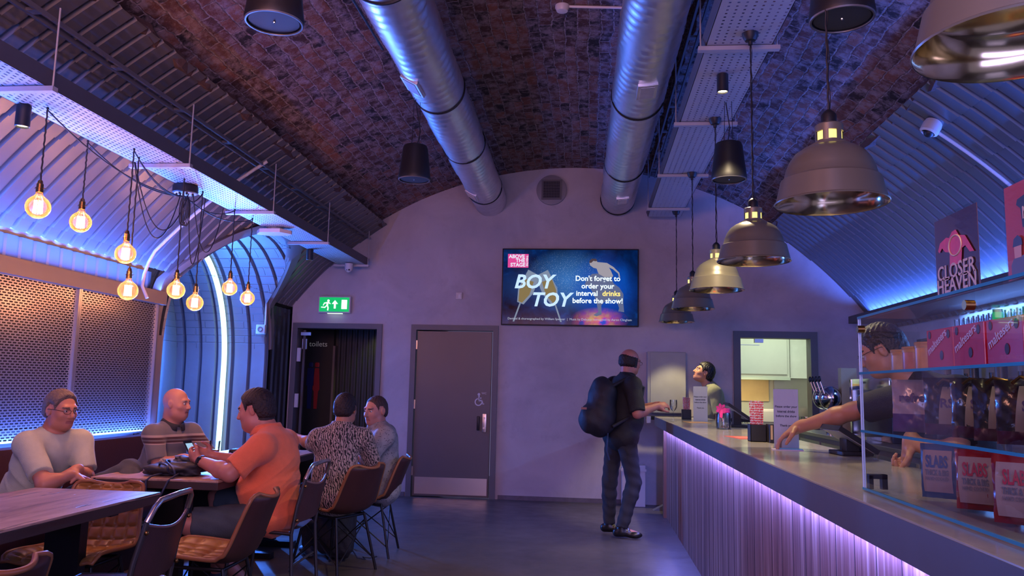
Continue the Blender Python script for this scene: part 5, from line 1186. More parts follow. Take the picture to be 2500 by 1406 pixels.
m = MB(); m.tube([(-.02, -.14, .02), (-.04, -.22, .012), (-.05, -.255, -.01), (-.04, -.262, -.08), (.0, -.265, -.13), (.05, -.262, -.09), (.08, -.252, -.01), (.09, -.20, .012), (.08, -.13, .02)], .006, 6); m.build('hanging_strap', M_strap, o, smooth=60)
def drink(x, y, z, label, h=.10, r=.035):
    o = thing('tumbler', label, 'glass', (x, y, z)); tumbler(20, h, r).build('glass_wall', M_tumbler, o, smooth=40)
    m = MB(); m.lathe([(.001, .008), (r*.82, .008), (r*.9, h*.45), (.001, h*.45)], 18); m.build('drink', pm('dark_drink', (.25, .10, .05), .1, var=0), o, smooth=40); return o
drink(-2.84, 5.93, .76, 'clear tumbler on the far table, before the polo shirt', .12, .04)
o = thing('wine_glass', 'wine glass with red wine by the orange man\'s chin', 'glass', (-2.62, 6.25, .76))
m = MB(); m.lathe([(.001, 0), (.034, .001), (.034, .003), (.005, .006), (.004, .09), (.02, .105), (.036, .13), (.039, .155), (.034, .195), (.032, .195), (.037, .155), (.034, .132), (.018, .108), (.001, .104)], 24); m.build('glass_bowl', M_tumbler, o, smooth=60)
m = MB(); m.lathe([(.001, .108), (.017, .110), (.033, .133), (.035, .145), (.001, .145)], 20); m.build('red_wine', pm('red_wine', (.10, .005, .01), .1, var=0), o, smooth=60)
o = thing('eyeglasses_case', 'dark shiny object on the far table beside the neon foot', 'case', (-2.74, 6.12, .76)); lumpy('case_body', (0, 0, .025), (.07, .03, .025), M_blackpl, o, .06, .4, .95, 24); m = MB(); m.tube([(-.07, -.02, .012), (0, -.032, .03), (.06, -.02, .045)], .004, 6); m.build('metal_trim', M_chrome, o, smooth=60)
o = thing('floor_backpack', 'black backpack slumped on the floor beside the brown chairs', 'backpack', (-1.93, 6.18, 0)); lumpy('bag_body', (0, 0, .22), (.15, .13, .215), M_tx, o, .06, .9, .99); lumpy('front_pocket', (.06, -.09, .13), (.10, .06, .11), M_tx, o, .06, 2.1, .98)
m = MB(); m.tube([(.13, -.06, .10), (.20, -.10, .03), (.25, -.06, .012), (.22, -.02, .02), (.27, .0, .012), (.31, .05, .014)], .005, 6); m.build('loose_strap', M_strap, o, smooth=60)
m = MB(); m.tube([(-.07, 0, .42), (-.03, 0, .47), (.04, 0, .47), (.07, 0, .42)], .010, 6); m.build('grab_handle', M_tx, o, smooth=60)
o = thing('wrist_thing', '', '') ; bpy.data.objects.remove(o)
lumpy_o = thing('green_cushion', 'pale greenish round thing on the bench at the left edge', 'cushion', (-3.55, 3.95, .47)); lumpy('cushion_body', (0.02, 0, .17), (.05, .05, .17), pm('olive_cloth', (.20, .20, .10), .8), lumpy_o, .05, 1, 1)
# ---------------------------------------------------------------- people: smooth distance-field bodies
def V3(*a): return np.array(a, float)
def nrm(v): v = np.asarray(v, float); return v/np.linalg.norm(v)
class Cap:
    def __init__(s, a, b, ra, rb, k=.03, cut=None, cut0=None):
        s.a, s.b, s.ra, s.rb, s.k, s.cut, s.cut0 = V3(*a), V3(*b), ra, rb, k, cut, cut0
        s.c = (s.a+s.b)/2; s.R = np.linalg.norm(s.b-s.a)/2+max(ra, rb)
    def d(s, p):
        ba = s.b-s.a; L = ba@ba; t = np.clip(((p-s.a)@ba)/max(L, 1e-9), 0, 1)
        d = np.linalg.norm(p-s.a-t[:, None]*ba, axis=1)-(s.ra+(s.rb-s.ra)*t)
        n = ba/max(math.sqrt(L), 1e-9)
        if s.cut: d = np.maximum(d, (p-s.b)@n)
        if s.cut0: d = np.maximum(d, -((p-s.a)@n))
        return d
class Ell:
    def __init__(s, c, r, M=None, k=.03, cut=None):
        s.c, s.r, s.M, s.k, s.cut = V3(*c), V3(*r), (np.eye(3) if M is None else M), k, cut; s.R = max(r)
    def d(s, p):
        q_ = (p-s.c)@s.M.T; k0 = np.linalg.norm(q_/s.r, axis=1); k1 = np.linalg.norm(q_/(s.r**2), axis=1)
        d = k0*(k0-1)/np.maximum(k1, 1e-9)
        if s.cut is not None: d = np.maximum(d, (p-s.cut[0])@s.cut[1])
        return d
def smin(a, b, k): h = np.maximum(k-np.abs(a-b), 0)/k; return np.minimum(a, b)-h*h*k*.25
def field(p, prims, subs=(), disp=None, pad=.05):
    out = np.full(len(p), .5)
    for pr in prims:
        near = np.where(np.sum((p-pr.c)**2, axis=1) < (pr.R+pr.k+pad)**2)[0]
        if len(near): out[near] = smin(out[near], pr.d(p[near]), pr.k)
    for pr in subs:
        near = np.where(np.sum((p-pr.c)**2, axis=1) < (pr.R+pr.k+pad)**2)[0]
        if len(near): out[near] = -smin(-out[near], pr.d(p[near]), pr.k)
    if disp is not None: out = out+disp(p)
    return out
def surface(prims, vox, subs=(), disp=None, post=None):
    lo = np.min([p.c-p.R for p in prims], 0)-.03; hi = np.max([p.c+p.R for p in prims], 0)+.03
    B = 8; nb = np.ceil((hi-lo)/(vox*B)).astype(int); bs = vox*B
    gi = np.stack(np.meshgrid(*[np.arange(n) for n in nb], indexing='ij'), -1).reshape(-1, 3)
    cen = lo+(gi+.5)*bs; dc = field(cen, prims, (), None, bs*1.6)
    keep = np.abs(dc) < bs*.87+.012
    N = nb*B+1; D = np.full(N, .5, np.float32)
    sgn = np.where(dc < 0, -.5, .5)
    for b_, s_ in zip(gi[~keep & (dc < 0)], sgn[~keep & (dc < 0)]): D[b_[0]*B:b_[0]*B+B+1, b_[1]*B:b_[1]*B+B+1, b_[2]*B:b_[2]*B+B+1] = -.5
    loc9 = np.stack(np.meshgrid(*[np.arange(B+1)]*3, indexing='ij'), -1).reshape(-1, 3)
    ks = gi[keep]
    for i in range(0, len(ks), 400):
        blk = ks[i:i+400]; idx = (blk[:, None, :]*B+loc9[None]).reshape(-1, 3); p = lo+idx*vox
        d = field(p, prims, subs, disp, .03)
        if post is not None: d = post(p, d)
        D[idx[:, 0], idx[:, 1], idx[:, 2]] = d
    inside = D < 0; vid = -np.ones(np.array(N)-1, int)
    cs = sum(inside[a:N[0]-1+a, b_:N[1]-1+b_, c:N[2]-1+c].astype(np.int8) for a in (0, 1) for b_ in (0, 1) for c in (0, 1))
    cells = np.argwhere((cs > 0) & (cs < 8)); vid[cells[:, 0], cells[:, 1], cells[:, 2]] = np.arange(len(cells))
    acc = np.zeros((len(cells), 3)); cnt = np.zeros(len(cells))
    for ax in range(3):
        for da in (0, 1):
            for db in (0, 1):
                o0 = [0, 0, 0]; oth = [a for a in range(3) if a != ax]; o0[oth[0]] = da; o0[oth[1]] = db; o1 = list(o0); o1[ax] = 1
                c0 = cells+o0; c1 = cells+o1; d0 = D[c0[:, 0], c0[:, 1], c0[:, 2]]; d1 = D[c1[:, 0], c1[:, 1], c1[:, 2]]
                x = (d0 < 0) != (d1 < 0); t = np.where(x, d0/np.where(x, d0-d1, 1), 0)
                P = c0.astype(float); P[:, ax] += t; acc[x] += P[x]; cnt[x] += 1
    verts = lo+acc/np.maximum(cnt, 1)[:, None]*vox
    faces = []
    for ax in range(3):
        sl0 = [slice(None)]*3; sl1 = [slice(None)]*3; sl0[ax] = slice(0, N[ax]-1); sl1[ax] = slice(1, N[ax])
        a = inside[tuple(sl0)]; b_ = inside[tuple(sl1)]; e = np.argwhere(a != b_)
        oth = [k for k in range(3) if k != ax]
        e = e[(e[:, oth[0]] > 0) & (e[:, oth[1]] > 0) & (e[:, oth[0]] < N[oth[0]]-1) & (e[:, oth[1]] < N[oth[1]]-1)]
        fl = a[e[:, 0], e[:, 1], e[:, 2]]
        def at(u, v): c = e.copy(); c[:, oth[0]] -= u; c[:, oth[1]] -= v; return vid[c[:, 0], c[:, 1], c[:, 2]]
        q_ = np.stack([at(0, 0), at(1, 0), at(1, 1), at(0, 1)], 1)
        if ax == 1: fl = ~fl
        q_[~fl] = q_[~fl][:, ::-1]; faces.append(q_)
    return verts, np.concatenate(faces)
def sdf_mesh(name, mats, parent, prims, vox, subs=(), disp=None, post=None, paint=None):
    v, f = surface(prims, vox, subs, disp, post)
    v = v-np.array(parent.location)
    me = bpy.data.meshes.new(name); me.vertices.add(len(v)); me.vertices.foreach_set('co', v.astype(np.float32).ravel())
    me.loops.add(len(f)*4); me.loops.foreach_set('vertex_index', f.astype(np.int32).ravel())
    me.polygons.add(len(f)); me.polygons.foreach_set('loop_start', np.arange(len(f), dtype=np.int32)*4); me.polygons.foreach_set('loop_total', np.full(len(f), 4, np.int32))
    me.polygons.foreach_set('use_smooth', np.ones(len(f), bool))
    for m_ in (mats if isinstance(mats, list) else [mats]): me.materials.append(m_)
    if paint is not None: me.polygons.foreach_set('material_index', paint(v[f].mean(1)+np.array(parent.location)).astype(np.int32))
    me.update(); me.validate()
    o = bpy.data.objects.new(name, me); COL.objects.link(o); o.parent = parent
    return o
def b_skin(c):
    def f(N, L, tc, b):
        n = noise(N, L, tc.outputs['Object'], 12, 5); n2 = noise(N, L, tc.outputs['Object'], 160, 3)
        L.new(mixc(N, L, n.outputs['Fac'], tuple(x*.82 for x in c), tuple(min(1, x*1.18) for x in c)), b.inputs['Base Color'])
        b.inputs['Subsurface Weight'].default_value = .12; b.inputs['Subsurface Radius'].default_value = (.012, .005, .003); bumpn(N, L, n2.outputs['Fac'], b, .12, .003)
    return f
def skin(name, c): return nodes_mat(name, b_skin(c), .48)
def cloth(name, c, rough=.85, var=.12): return pm(name, c, rough, var=var, scale=25, bump=.35, bscale=260, sheen=.2 if max(c) > .1 else 0)
M_eye = pm('eye_white', (.55, .52, .50), .2, var=0); M_iris = pm('dark_iris', (.03, .02, .02), .1, var=0); M_lip = None
def frame(f, u):
    f = nrm(f); s = nrm(np.cross(f, u)); u = np.cross(s, f); return f, s, u          # s: the person's right
def torso_prims(P, inf=0.0, k=.06, big=0.0):
    pel, che, nb = V3(*P['pelvis']), V3(*P['chest']), V3(*P['neck']); ff = nrm(P['face'])
    up = nrm(nb-pel); f, s, u = frame(ff-up*(ff@up), up); M = np.array([s, f, u])
    b_ = P.get('belly', .0)
    mid = (pel+che)/2+f*(b_*.45)
    pr = [Ell(che, (.158+inf+big*.5, .108+inf+big*.4, .165+inf), M, k), Ell(mid, (.142+inf+b_*.6, .112+inf+b_*.7, .15+inf), M, k), Ell(pel, (.160+inf+b_*.4, .122+inf+b_*.3, .125+inf), M, k)]
    for sh in ('shR', 'shL'):
        a = V3(*P[sh])-u*.012; pr += [Cap(a, che+u*.06+(a-che)*.25, .055+inf, .085+inf, k), Cap(a-u*.0, nb-u*.012-f*.01, .050+inf, .045+inf, .05)]
    return pr, (f, s, u)
def arm_prims(P, side, inf=0, upto=None, k=.025):
    sh, el, wr = V3(*P['sh'+side]), V3(*P['el'+side]), V3(*P['wr'+side]); b_ = P.get('arm', 1.0)
    if upto is not None:
        e = sh+(el-sh)*upto if upto <= 1 else el
        pr = [Cap(sh, e, .056*b_+inf, (.056+(.044-.056)*min(1, upto))*b_+inf+.006, .03, cut=True)]
        if upto > 1: pr = [Cap(sh, el, .056*b_+inf, .045*b_+inf, .03), Cap(el, el+(wr-el)*(upto-1), .045*b_+inf, (.045+(.027-.045)*(upto-1))*b_+inf+.004, .03, cut=True)]
        return pr
    m1 = sh+(el-sh)*.45; m2 = el+(wr-el)*.3
    return [Cap(sh, m1, .052*b_, .050*b_, k), Cap(m1, el, .050*b_, .041*b_, k), Cap(el, m2, .041*b_, .042*b_, k), Cap(m2, wr, .042*b_, .0265*b_, k)]
def hand_prims(wr, d, n, side, curl=.5, spread=.10, thumb=.7, s=1.0):
    """wrist, finger direction, direction the palm faces; side +1: thumb on d x n"""
    wr = V3(*wr); d = nrm(d); n = nrm(np.array(n, float)-d*(np.array(n, float)@d)); a = np.cross(d, n)*side
    M = np.array([a, d, n]); pr = [Ell(wr+d*.048*s, (.041*s, .052*s, .0165*s), M, .012), Cap(wr-d*.02, wr+d*.025, .0255*s, .022*s, .02)]
    L = (.070, .078, .073, .058)
    for i in range(4):
        o = (.030-.020*i)*s; base = wr+d*(.086-.004*abs(i-1.3))*s+a*o
        dd = nrm(d+a*spread*(1.5-i)/1.5*.5); c = 0; p0 = base; seg = L[i]*s
        for j, (fr, cu) in enumerate(((.42, .55), (.32, .95), (.26, .7))):
            c += curl*cu*(1+.08*i); dv = dd*math.cos(c)+n*math.sin(c); p1 = p0+dv*seg*fr; r0 = (.0088, .0080, .0073)[j]*s; pr.append(Cap(p0, p1, r0, (.0080, .0073, .0062)[j]*s, .005)); p0 = p1
    tb = wr+d*.026*s+a*.028*s+n*.004; t1 = tb+(d*.55+a*.72+n*.35*thumb)*.038*s; t2 = t1+nrm(d*.9+a*.25+n*.6*thumb)*.030*s; t3 = t2+nrm(d*.95-a*.05+n*.6*thumb)*.024*s
    return pr+[Cap(tb, t1, .0145*s, .0112*s, .012), Cap(t1, t2, .0108*s, .0095*s, .005), Cap(t2, t3, .0095*s, .0078*s, .004)]
def leg_prims(P, side, inf=0, k=.03, upto=2.0, wide=1.0):
    hp, kn, an = V3(*P['hip'+side]), V3(*P['kn'+side]), V3(*P['an'+side]); m = kn+(an-kn)*.28
    if upto <= 1: return [Cap(hp, hp+(kn-hp)*upto, (.083+inf)*wide, (.062+inf)*wide+.012, k, cut=True)]
    return [Cap(hp, kn, (.082+inf)*wide, (.056+inf)*wide, k), Cap(kn, m, (.055+inf)*wide, (.054+inf)*wide, k), Cap(m, an, (.054+inf)*wide, (.036+inf*1.6)*wide, k, cut=inf > 0)]
def head_prims(c, f, u, s_=1.0, jaw=1.0, nose=1.0, fat=0.0):
    f, s, u = frame(f, u); c = V3(*c); M = np.array([s, f, u])
    def P(x, y, z): return c+s*x*s_+f*y*s_+u*z*s_
    H = [Ell(P(0, -.014, .028), (.077*s_, .097*s_, .094*s_), M, .02), Ell(P(0, .030, -.030), (.064*s_+fat, .068*s_, .080*s_), M, .03), Ell(P(0, .058, -.082), (.036*jaw*s_+fat, .034*s_, .028*s_), M, .03),
         Cap(P(-.040, .022, -.070), P(.040, .022, -.070), .026*jaw+fat, .026*jaw+fat, .03),
         Cap(P(-.034, .079, .030), P(.034, .079, .030), .0125, .0125, .018), Cap(P(0, .088, .022), P(0, .110*nose, -.022), .0085, .0125, .012), Ell(P(.011, .098, -.026), (.0085, .010, .008), M, .006), Ell(P(-.011, .098, -.026), (.0085, .010, .008), M, .006),
         Ell(P(.038, .062, -.018), (.022+fat, .020, .022), M, .02), Ell(P(-.038, .062, -.018), (.022+fat, .020, .022), M, .02),
         Cap(P(-.016, .086, -.052), P(.016, .086, -.052), .0062, .0062, .006), Cap(P(-.013, .084, -.062), P(.013, .084, -.062), .0072, .0072, .006)]
    for q_ in (-1, 1):
        H += [Ell(P(q_*.080, -.006, .000), (.0075, .019, .032), M, .008), Cap(P(q_*.083, -.018, .02), P(q_*.086, -.016, -.005), .006, .006, .006)]
    S = [Ell(P(q_*.031, .100, .010), (.017, .016, .011), M, .012) for q_ in (-1, 1)]+[Ell(P(0, .097, -.0568), (.020, .010, .0016), M, .004)]+[Ell(P(q_*.090, -.002, .003), (.006, .009, .015), M, .006) for q_ in (-1, 1)]
    return H, S, P, (f, s, u)
def person(name, label, P, skin_m, hair_m, vox=.0052, hair=None, shirt=None, legs=None, shoes=None, collar=None, glasses=False, fat=0.0, lips=(.36, .125, .10)):
    o = thing(name, label, 'person', (P['pelvis'][0], P['pelvis'][1], 0))
    pr, (f, s, u) = torso_prims(P, -.006, .06, P.get('big', 0))
    hc, hf, hu = V3(*P['head']), P['hf'], P.get('hu', (0, 0, 1)); H, S, HP, hfr = head_prims(hc, hf, hu, P.get('hs', 1.0), P.get('jaw', 1), P.get('nose', 1), fat)
    nb = V3(*P['neck']); pr += [Cap(nb-u*.05, HP(0, -.028, -.055), .062+fat, .056+fat, .035)]
    if fat: pr += [Ell(HP(0, .03, -.105), (.05, .045, .03), None, .04)]
    for sd, sg in (('R', 1), ('L', -1)):
        pr += arm_prims(P, sd); h_ = P['hand'+sd]; pr += hand_prims(P['wr'+sd], h_[0], h_[1], h_[2], h_[3] if len(h_) > 3 else .5, s=P.get('hands', 1.0))
        pr += leg_prims(P, sd)
        an = V3(*P['an'+sd]); toe = nrm(P.get('toe'+sd, (f[0], f[1], 0))); pr += [Cap(an+V3(0, 0, -.02), an+toe*.13+V3(0, 0, -.045), .033, .024, .02)]
    hp = lambda x, y, z: HP(x, y, z)
    def paint(c):
        q_ = c-hc; sx = q_@hfr[1]/P.get('hs', 1.0); sy = q_@hfr[0]/P.get('hs', 1.0); sz = q_@hfr[2]/P.get('hs', 1.0); mi = np.zeros(len(c))
        mi[(np.abs(sx) < .024) & (sy > .078) & (sz > -.068) & (sz < -.047)] = 1
        mi[(np.abs(np.abs(sx)-.032) < .020) & (sy > .072) & (sz > .024+.1*(np.abs(sx)-.02)) & (sz < .034)] = 2
        if hair is not None: mi[hair(sx, sy, sz, q_) & (np.linalg.norm(q_, axis=1) > .05)] = 2
        return mi
    lipm = pm('lip_%s' % skin_m.name, lips, .45, var=0)
    sdf_mesh('body', [skin_m, lipm, hair_m], o, pr+H, vox, S, None, None, paint)
    for q_ in (-1, 1):
        e = HP(q_*.031, .080, .011)-np.array(o.location); m = MB(); m.ball(e, .0115, 12); ey = m.build('eye', M_eye, o, smooth=80)
        e2 = e+hfr[0]*.0085; m = MB(); m.ball(e2, .0052, 8); m.build('iris', M_iris, ey, smooth=80)
    if hair is not None:
        t = P.get('hair_t', .012)
        Mx = np.array([hfr[1], hfr[0], hfr[2]]); hs = P.get('hs', 1.0)
        hpr = [Ell(HP(0, -.014, .028), ((.077+t)*hs, (.097+t)*hs, (.094+t*1.2)*hs), Mx, .02), Ell(HP(0, -.035, -.02), ((.070+t*.6)*hs, (.070+t)*hs, (.075)*hs), Mx, .02)]+P.get('hair_extra', lambda HP, Mx: [])(HP, Mx)
        def post(p, d):
            q_ = p-hc; sx, sy, sz = q_@hfr[1]/hs, q_@hfr[0]/hs, q_@hfr[2]/hs
            return np.maximum(d, np.where(hair(sx, sy, sz, q_), -.02, .02)*1.0+np.where(hair(sx, sy, sz, q_), 0, 0))
        def hd(p):
            q_ = p-hc; sx, sy, sz = q_@hfr[1], q_@hfr[0], q_@hfr[2]
            return .0012*np.sin(sy*260+sx*90+4*np.sin(sz*60))+.0008*np.sin(sx*420-sz*130)
        def hpost(p, d):
            q_ = p-hc; sx, sy, sz = q_@hfr[1]/hs, q_@hfr[0]/hs, q_@hfr[2]/hs
            c = P['haircut'](sx, sy, sz)+.0035*np.sin(sx*300+sz*90)*np.sin(sy*210+1)
            return np.maximum(d+(t+.004)*np.clip(1+c/.030, 0, 1)**2, c)
        sdf_mesh('hair', hair_m, o, hpr, .0042, (), hd, hpost)
    if shirt:
        mat, sl, fold = shirt[:3]; inf = shirt[3] if len(shirt) > 3 else .010
        sp_, _ = torso_prims(P, inf, .06, P.get('big', 0)); 
        for sd in 'RL': sp_ += arm_prims(P, sd, inf+.004, sl)
        def disp(p):
            q_ = p-V3(*P['chest']); a, b_, c = q_@s, q_@f, q_@u
            w = .35+.65*np.clip(-c*5+.3, 0, 1)
            cr1 = (1-np.abs(np.sin(15*c+11*a+7*b_+1.6*np.sin(9*a+3)+.8*np.sin(14*b_))))**3; cr2 = (1-np.abs(np.sin(19*c-17*a+12*b_+1.4*np.sin(12*c+1))))**3
            return fold*w*(.30*np.sin(38*c+14*a+9*b_+2.2*np.sin(11*a+3))+.25*np.sin(27*a+31*b_+16*c)-.75*cr1-.6*cr2)
        nk = nb+u*.012
        sdf_mesh(shirt[4] if len(shirt) > 4 else 'shirt', mat, o, sp_, .0075, [Ell(nk+f*.02+u*.035, (.07, .07, .05), None, .01)], disp)
        if collar:
            m = MB(); n_ = 26; R_ = .066+fat; ring = []
            for i in range(n_+1):
                a = 2*PI*i/n_; fr = math.cos(a); ring.append((a, fr))
            for lay, (rr, zz) in enumerate(((R_+.002, .045), (R_+.010, .030), (R_+.022, -.002))):
                for a, fr in ring: 
                    p = nb+f*(math.cos(a)*rr*1.02+.012)+s*(math.sin(a)*rr)+u*(zz-.018*max(0, fr)-.0)-np.array(o.location); m.v.append(tuple(p))
            for l_ in range(2):
                for i in range(n_):
                    if i in (0, n_-1) and l_ == 1: continue
                    m.f.append((l_*(n_+1)+i, l_*(n_+1)+i+1, (l_+1)*(n_+1)+i+1, (l_+1)*(n_+1)+i)); m.m.append(0)
            m.build('collar', collar, o, smooth=70, solid=.006)
    if legs:
        mat, upto, inf = legs; lp = []
        for sd in 'RL': lp += leg_prims(P, sd, inf, .03, upto)
        pe = V3(*P['pelvis']); M = np.array([s, f, u]); lp += [Ell(pe, (.165+P.get('belly', 0)*.3, .125+P.get('belly', 0)*.3, .10), M, .05)]
        def dl(p): return .004*(np.sin(70*p[:, 2]+25*p[:, 0]+3*np.sin(30*p[:, 1]))*.6+.5*np.sin(48*p[:, 0]-40*p[:, 1]+20*p[:, 2]))
        sdf_mesh('shorts' if upto <= 1 else 'trousers', mat, o, lp, .008, (), dl)
    if shoes:
        for sd in 'RL':
            an = V3(*P['an'+sd]); toe = nrm(P.get('toe'+sd, (f[0], f[1], 0))); z0 = max(0, an[2]-.085)
            base = V3(an[0], an[1], z0); side = np.cross(toe, V3(0, 0, 1)); M = np.array([side, toe, V3(0, 0, 1)])
            sp_ = [Cap(base-toe*.045+V3(0, 0, .045), base+toe*.05+V3(0, 0, .05), .040, .038, .02), Ell(base+toe*.11+V3(0, 0, .032), (.043, .075, .032), M, .02), Cap(base+V3(0, 0, .06), base+V3(0, 0, .10), .042, .042, .02)]
            sdf_mesh('shoe', list(shoes[:2]), o, sp_, .007, (), None, lambda p, d, z=z0: np.maximum(d, z+.003-p[:, 2]), lambda c, z=z0: (c[:, 2] < z+.025).astype(int))
    if glasses:
        m = MB(); off = np.array(o.location)
        for q_ in (-1, 1):
            c = HP(q_*.033, .104, .008)-off; m.tube([c+hfr[1]*.024*math.cos(a)+hfr[2]*.014*math.sin(a) for a in [2*PI*i/18 for i in range(18)]], .0012, 5, closed=True)
            m.tube([HP(q_*.057, .10, .012)-off, HP(q_*.078, .06, .016)-off, HP(q_*.086, -.005, .014)-off, HP(q_*.084, -.022, -.002)-off], .0016, 5)
        m.tube([HP(-.010, .106, .012)-off, HP(0, .110, .016)-off, HP(.010, .106, .012)-off], .0014, 5); m.build('spectacles', M_black, o, smooth=60)
    return o
def hair_full(front=.052, back=-.075, side=-.02):
    """keeps hair above a line running from the forehead down behind the ears"""
    def mask(sx, sy, sz, q_): return sz > line(sy, sx)
    def line(sy, sx): return np.interp(sy, [-.06, -.03, -.012, .022, .034, .05, .066, .085], [back, back+.012, side+.035, side+.035, side+.0, side+.05, front-.006, front])
    def cut(sx, sy, sz): return line(sy, sx)-sz
    return mask, cut
SKINP = skin('skin_ruddy', (.50, .215, .14)); SKINB = skin('skin_bald_pink', (.52, .24, .175)); SKINT = skin('skin_tan', (.44, .20, .12)); SKINF = skin('skin_flushed', (.50, .20, .15))
HDK = pm('dark_brown_hair', (.014, .006, .005), .6, var=.3, scale=60, bump=.6, bscale=120); HBK = pm('black_hair', (.007, .006, .007), .4, var=.3, scale=60, bump=.6, bscale=120); HGR = pm('greying_hair', (.15, .11, .085), .55, var=.55, scale=70, bump=.8, bscale=140); HST = pm('grey_stubble', (.30, .20, .17), .6, var=.2, scale=60)
JEANS = cloth('blue_grey_denim', (.055, .065, .085)); DJEANS = cloth('dark_denim', (.022, .024, .032)); NAVYT = cloth('navy_trousers', (.012, .014, .028)); BLK = cloth('black_cotton', (.010, .010, .013), .75)
def b_polo(N, L, tc, b):
    sp = N.new('ShaderNodeSeparateXYZ'); L.new(tc.outputs['Object'], sp.inputs[0]); dy = N.new('ShaderNodeMath'); dy.operation = 'MULTIPLY_ADD'; dy.inputs[1].default_value = .0; L.new(sp.outputs[1], dy.inputs[0]); L.new(sp.outputs[2], dy.inputs[2])
    mr = N.new('ShaderNodeMapRange'); mr.inputs[1].default_value = .55; mr.inputs[2].default_value = 1.05; L.new(dy.outputs[0], mr.inputs[0])
    g, mo, cr_ = (.17, .165, .16), (.06, .022, .028), (.45, .36, .30)
    r = ramp(N, [(0, g), (.60, cr_), (.615, mo), (.645, g), (.665, mo), (.70, cr_), (.735, g)], 'CONSTANT'); L.new(mr.outputs[0], r.inputs[0])
    n = noise(N, L, tc.outputs['Object'], 300, 2); L.new(mixc(N, L, .25, r.outputs[0], n.outputs['Color'], 'SOFT_LIGHT'), b.inputs['Base Color']); b.inputs['Sheen Weight'].default_value = .3
def b_zebra(N, L, tc, b):
    v = mapping(N, L, tc.outputs['Object'], (1, 1, .62), (.5, .3, .2)); dn = noise(N, L, v, 7, 3)
    w = N.new('ShaderNodeTexWave'); w.inputs['Scale'].default_value = 22; w.inputs['Distortion'].default_value = 9; w.inputs['Detail'].default_value = 3; w.inputs['Detail Scale'].default_value = 2.2; L.new(v, w.inputs[0])
    r = ramp(N, [(.42, (.015, .012, .014)), (.50, (.42, .32, .28))]); L.new(w.outputs['Fac'], r.inputs[0]); L.new(r.outputs[0], b.inputs['Base Color']); b.inputs['Sheen Weight'].default_value = .2
def b_floral(N, L, tc, b):
    vo = N.new('ShaderNodeTexVoronoi'); vo.inputs['Scale'].default_value = 62; L.new(tc.outputs['Object'], vo.inputs['Vector']); r = ramp(N, [(.16, (.03, .03, .05)), (.24, (.46, .45, .46))]); L.new(vo.outputs['Distance'], r.inputs[0])
    n = noise(N, L, tc.outputs['Object'], 20, 4); r2 = ramp(N, [(.45, (.48, .47, .48)), (.62, (.20, .20, .24))]); L.new(n.outputs['Fac'], r2.inputs[0]); L.new(mixc(N, L, 1.0, r.outputs[0], r2.outputs[0], 'MULTIPLY'), b.inputs['Base Color'])
    bb = mixc(N, L, .6, r.outputs[0], r2.outputs[0], 'MULTIPLY'); L.new(bb, b.inputs['Base Color'])
SOLE = pm('pale_sole', (.5, .48, .45), .6); LSH = pm('black_leather_shoe', (.01, .01, .011), .3)
# --- man in the pale tee, on the bench
mk, ct = hair_full(.102, -.055, .008)
P1 = dict(pelvis=(-3.40, 4.62, .52), chest=(-3.27, 4.58, .83), neck=(-3.225, 4.59, 1.0), face=(.86, -.50, 0), head=(-3.19, 4.60, 1.13), hf=(.93, -.32, -.10), belly=.02, hs=.97, hair_t=.014, haircut=ct,
          shR=(-3.265, 4.435, .945), shL=(-3.13, 4.72, .945), elR=(-3.035, 4.29, .735), elL=(-3.03, 4.66, .735), wrR=(-2.955, 4.40, .775), wrL=(-2.975, 4.47, .80), handR=((.30, .80, -.22), (-.1, -.2, -1), -1, .28), handL=((-.2, -.85, -.25), (0, .2, -1), 1, .5),
          hipR=(-3.32, 4.53, .50), hipL=(-3.30, 4.70, .50), knR=(-2.95, 4.40, .58), knL=(-2.86, 4.84, .765), anR=(-2.92, 4.42, .10), anL=(-2.66, 4.50, .58))
person('person', 'greying man in a pale tee and glasses, arms crossed on the bench', P1, SKINP, HGR, .0045, mk, (cloth('pale_grey_green_tee', (.50, .55, .42)), .80, .0095, .009, 'tee_shirt'), (JEANS, 2, .010), (LSH, SOLE), None, True)
# --- bald man in the striped polo
P2 = dict(pelvis=(-3.35, 6.02, .50), chest=(-3.27, 5.99, .80), neck=(-3.235, 5.995, .985), face=(.90, -.40, 0), head=(-3.205, 5.995, 1.145), hf=(.99, -.05, -.05), belly=.07, fat=.01, hs=1.0,
          shR=(-3.275, 5.815, .925), shL=(-3.16, 6.165, .925), elR=(-3.19, 5.76, .70), elL=(-3.0, 6.2, .72), wrR=(-3.0, 5.78, .76), wrL=(-2.94, 6.02, .765), handR=((.8, .45, .0), (0, 0, -1), -1, .4), handL=((.3, -.8, 0), (0, 0, -1), 1, .4),
          hipR=(-3.32, 5.93, .50), hipL=(-3.30, 6.10, .50), knR=(-2.88, 5.85, .52), knL=(-2.88, 6.12, .52), anR=(-2.85, 5.85, .09), anL=(-2.85, 6.12, .09))
person('person', 'bald man in a grey striped polo on the far end of the bench', P2, SKINB, HST, .0047, None, (nodes_mat('striped_polo', b_polo, .85), .85, .005, .014, 'polo_shirt'), (NAVYT, 2, .010), None, cloth('charcoal_collar', (.035, .035, .04)), fat=.008)
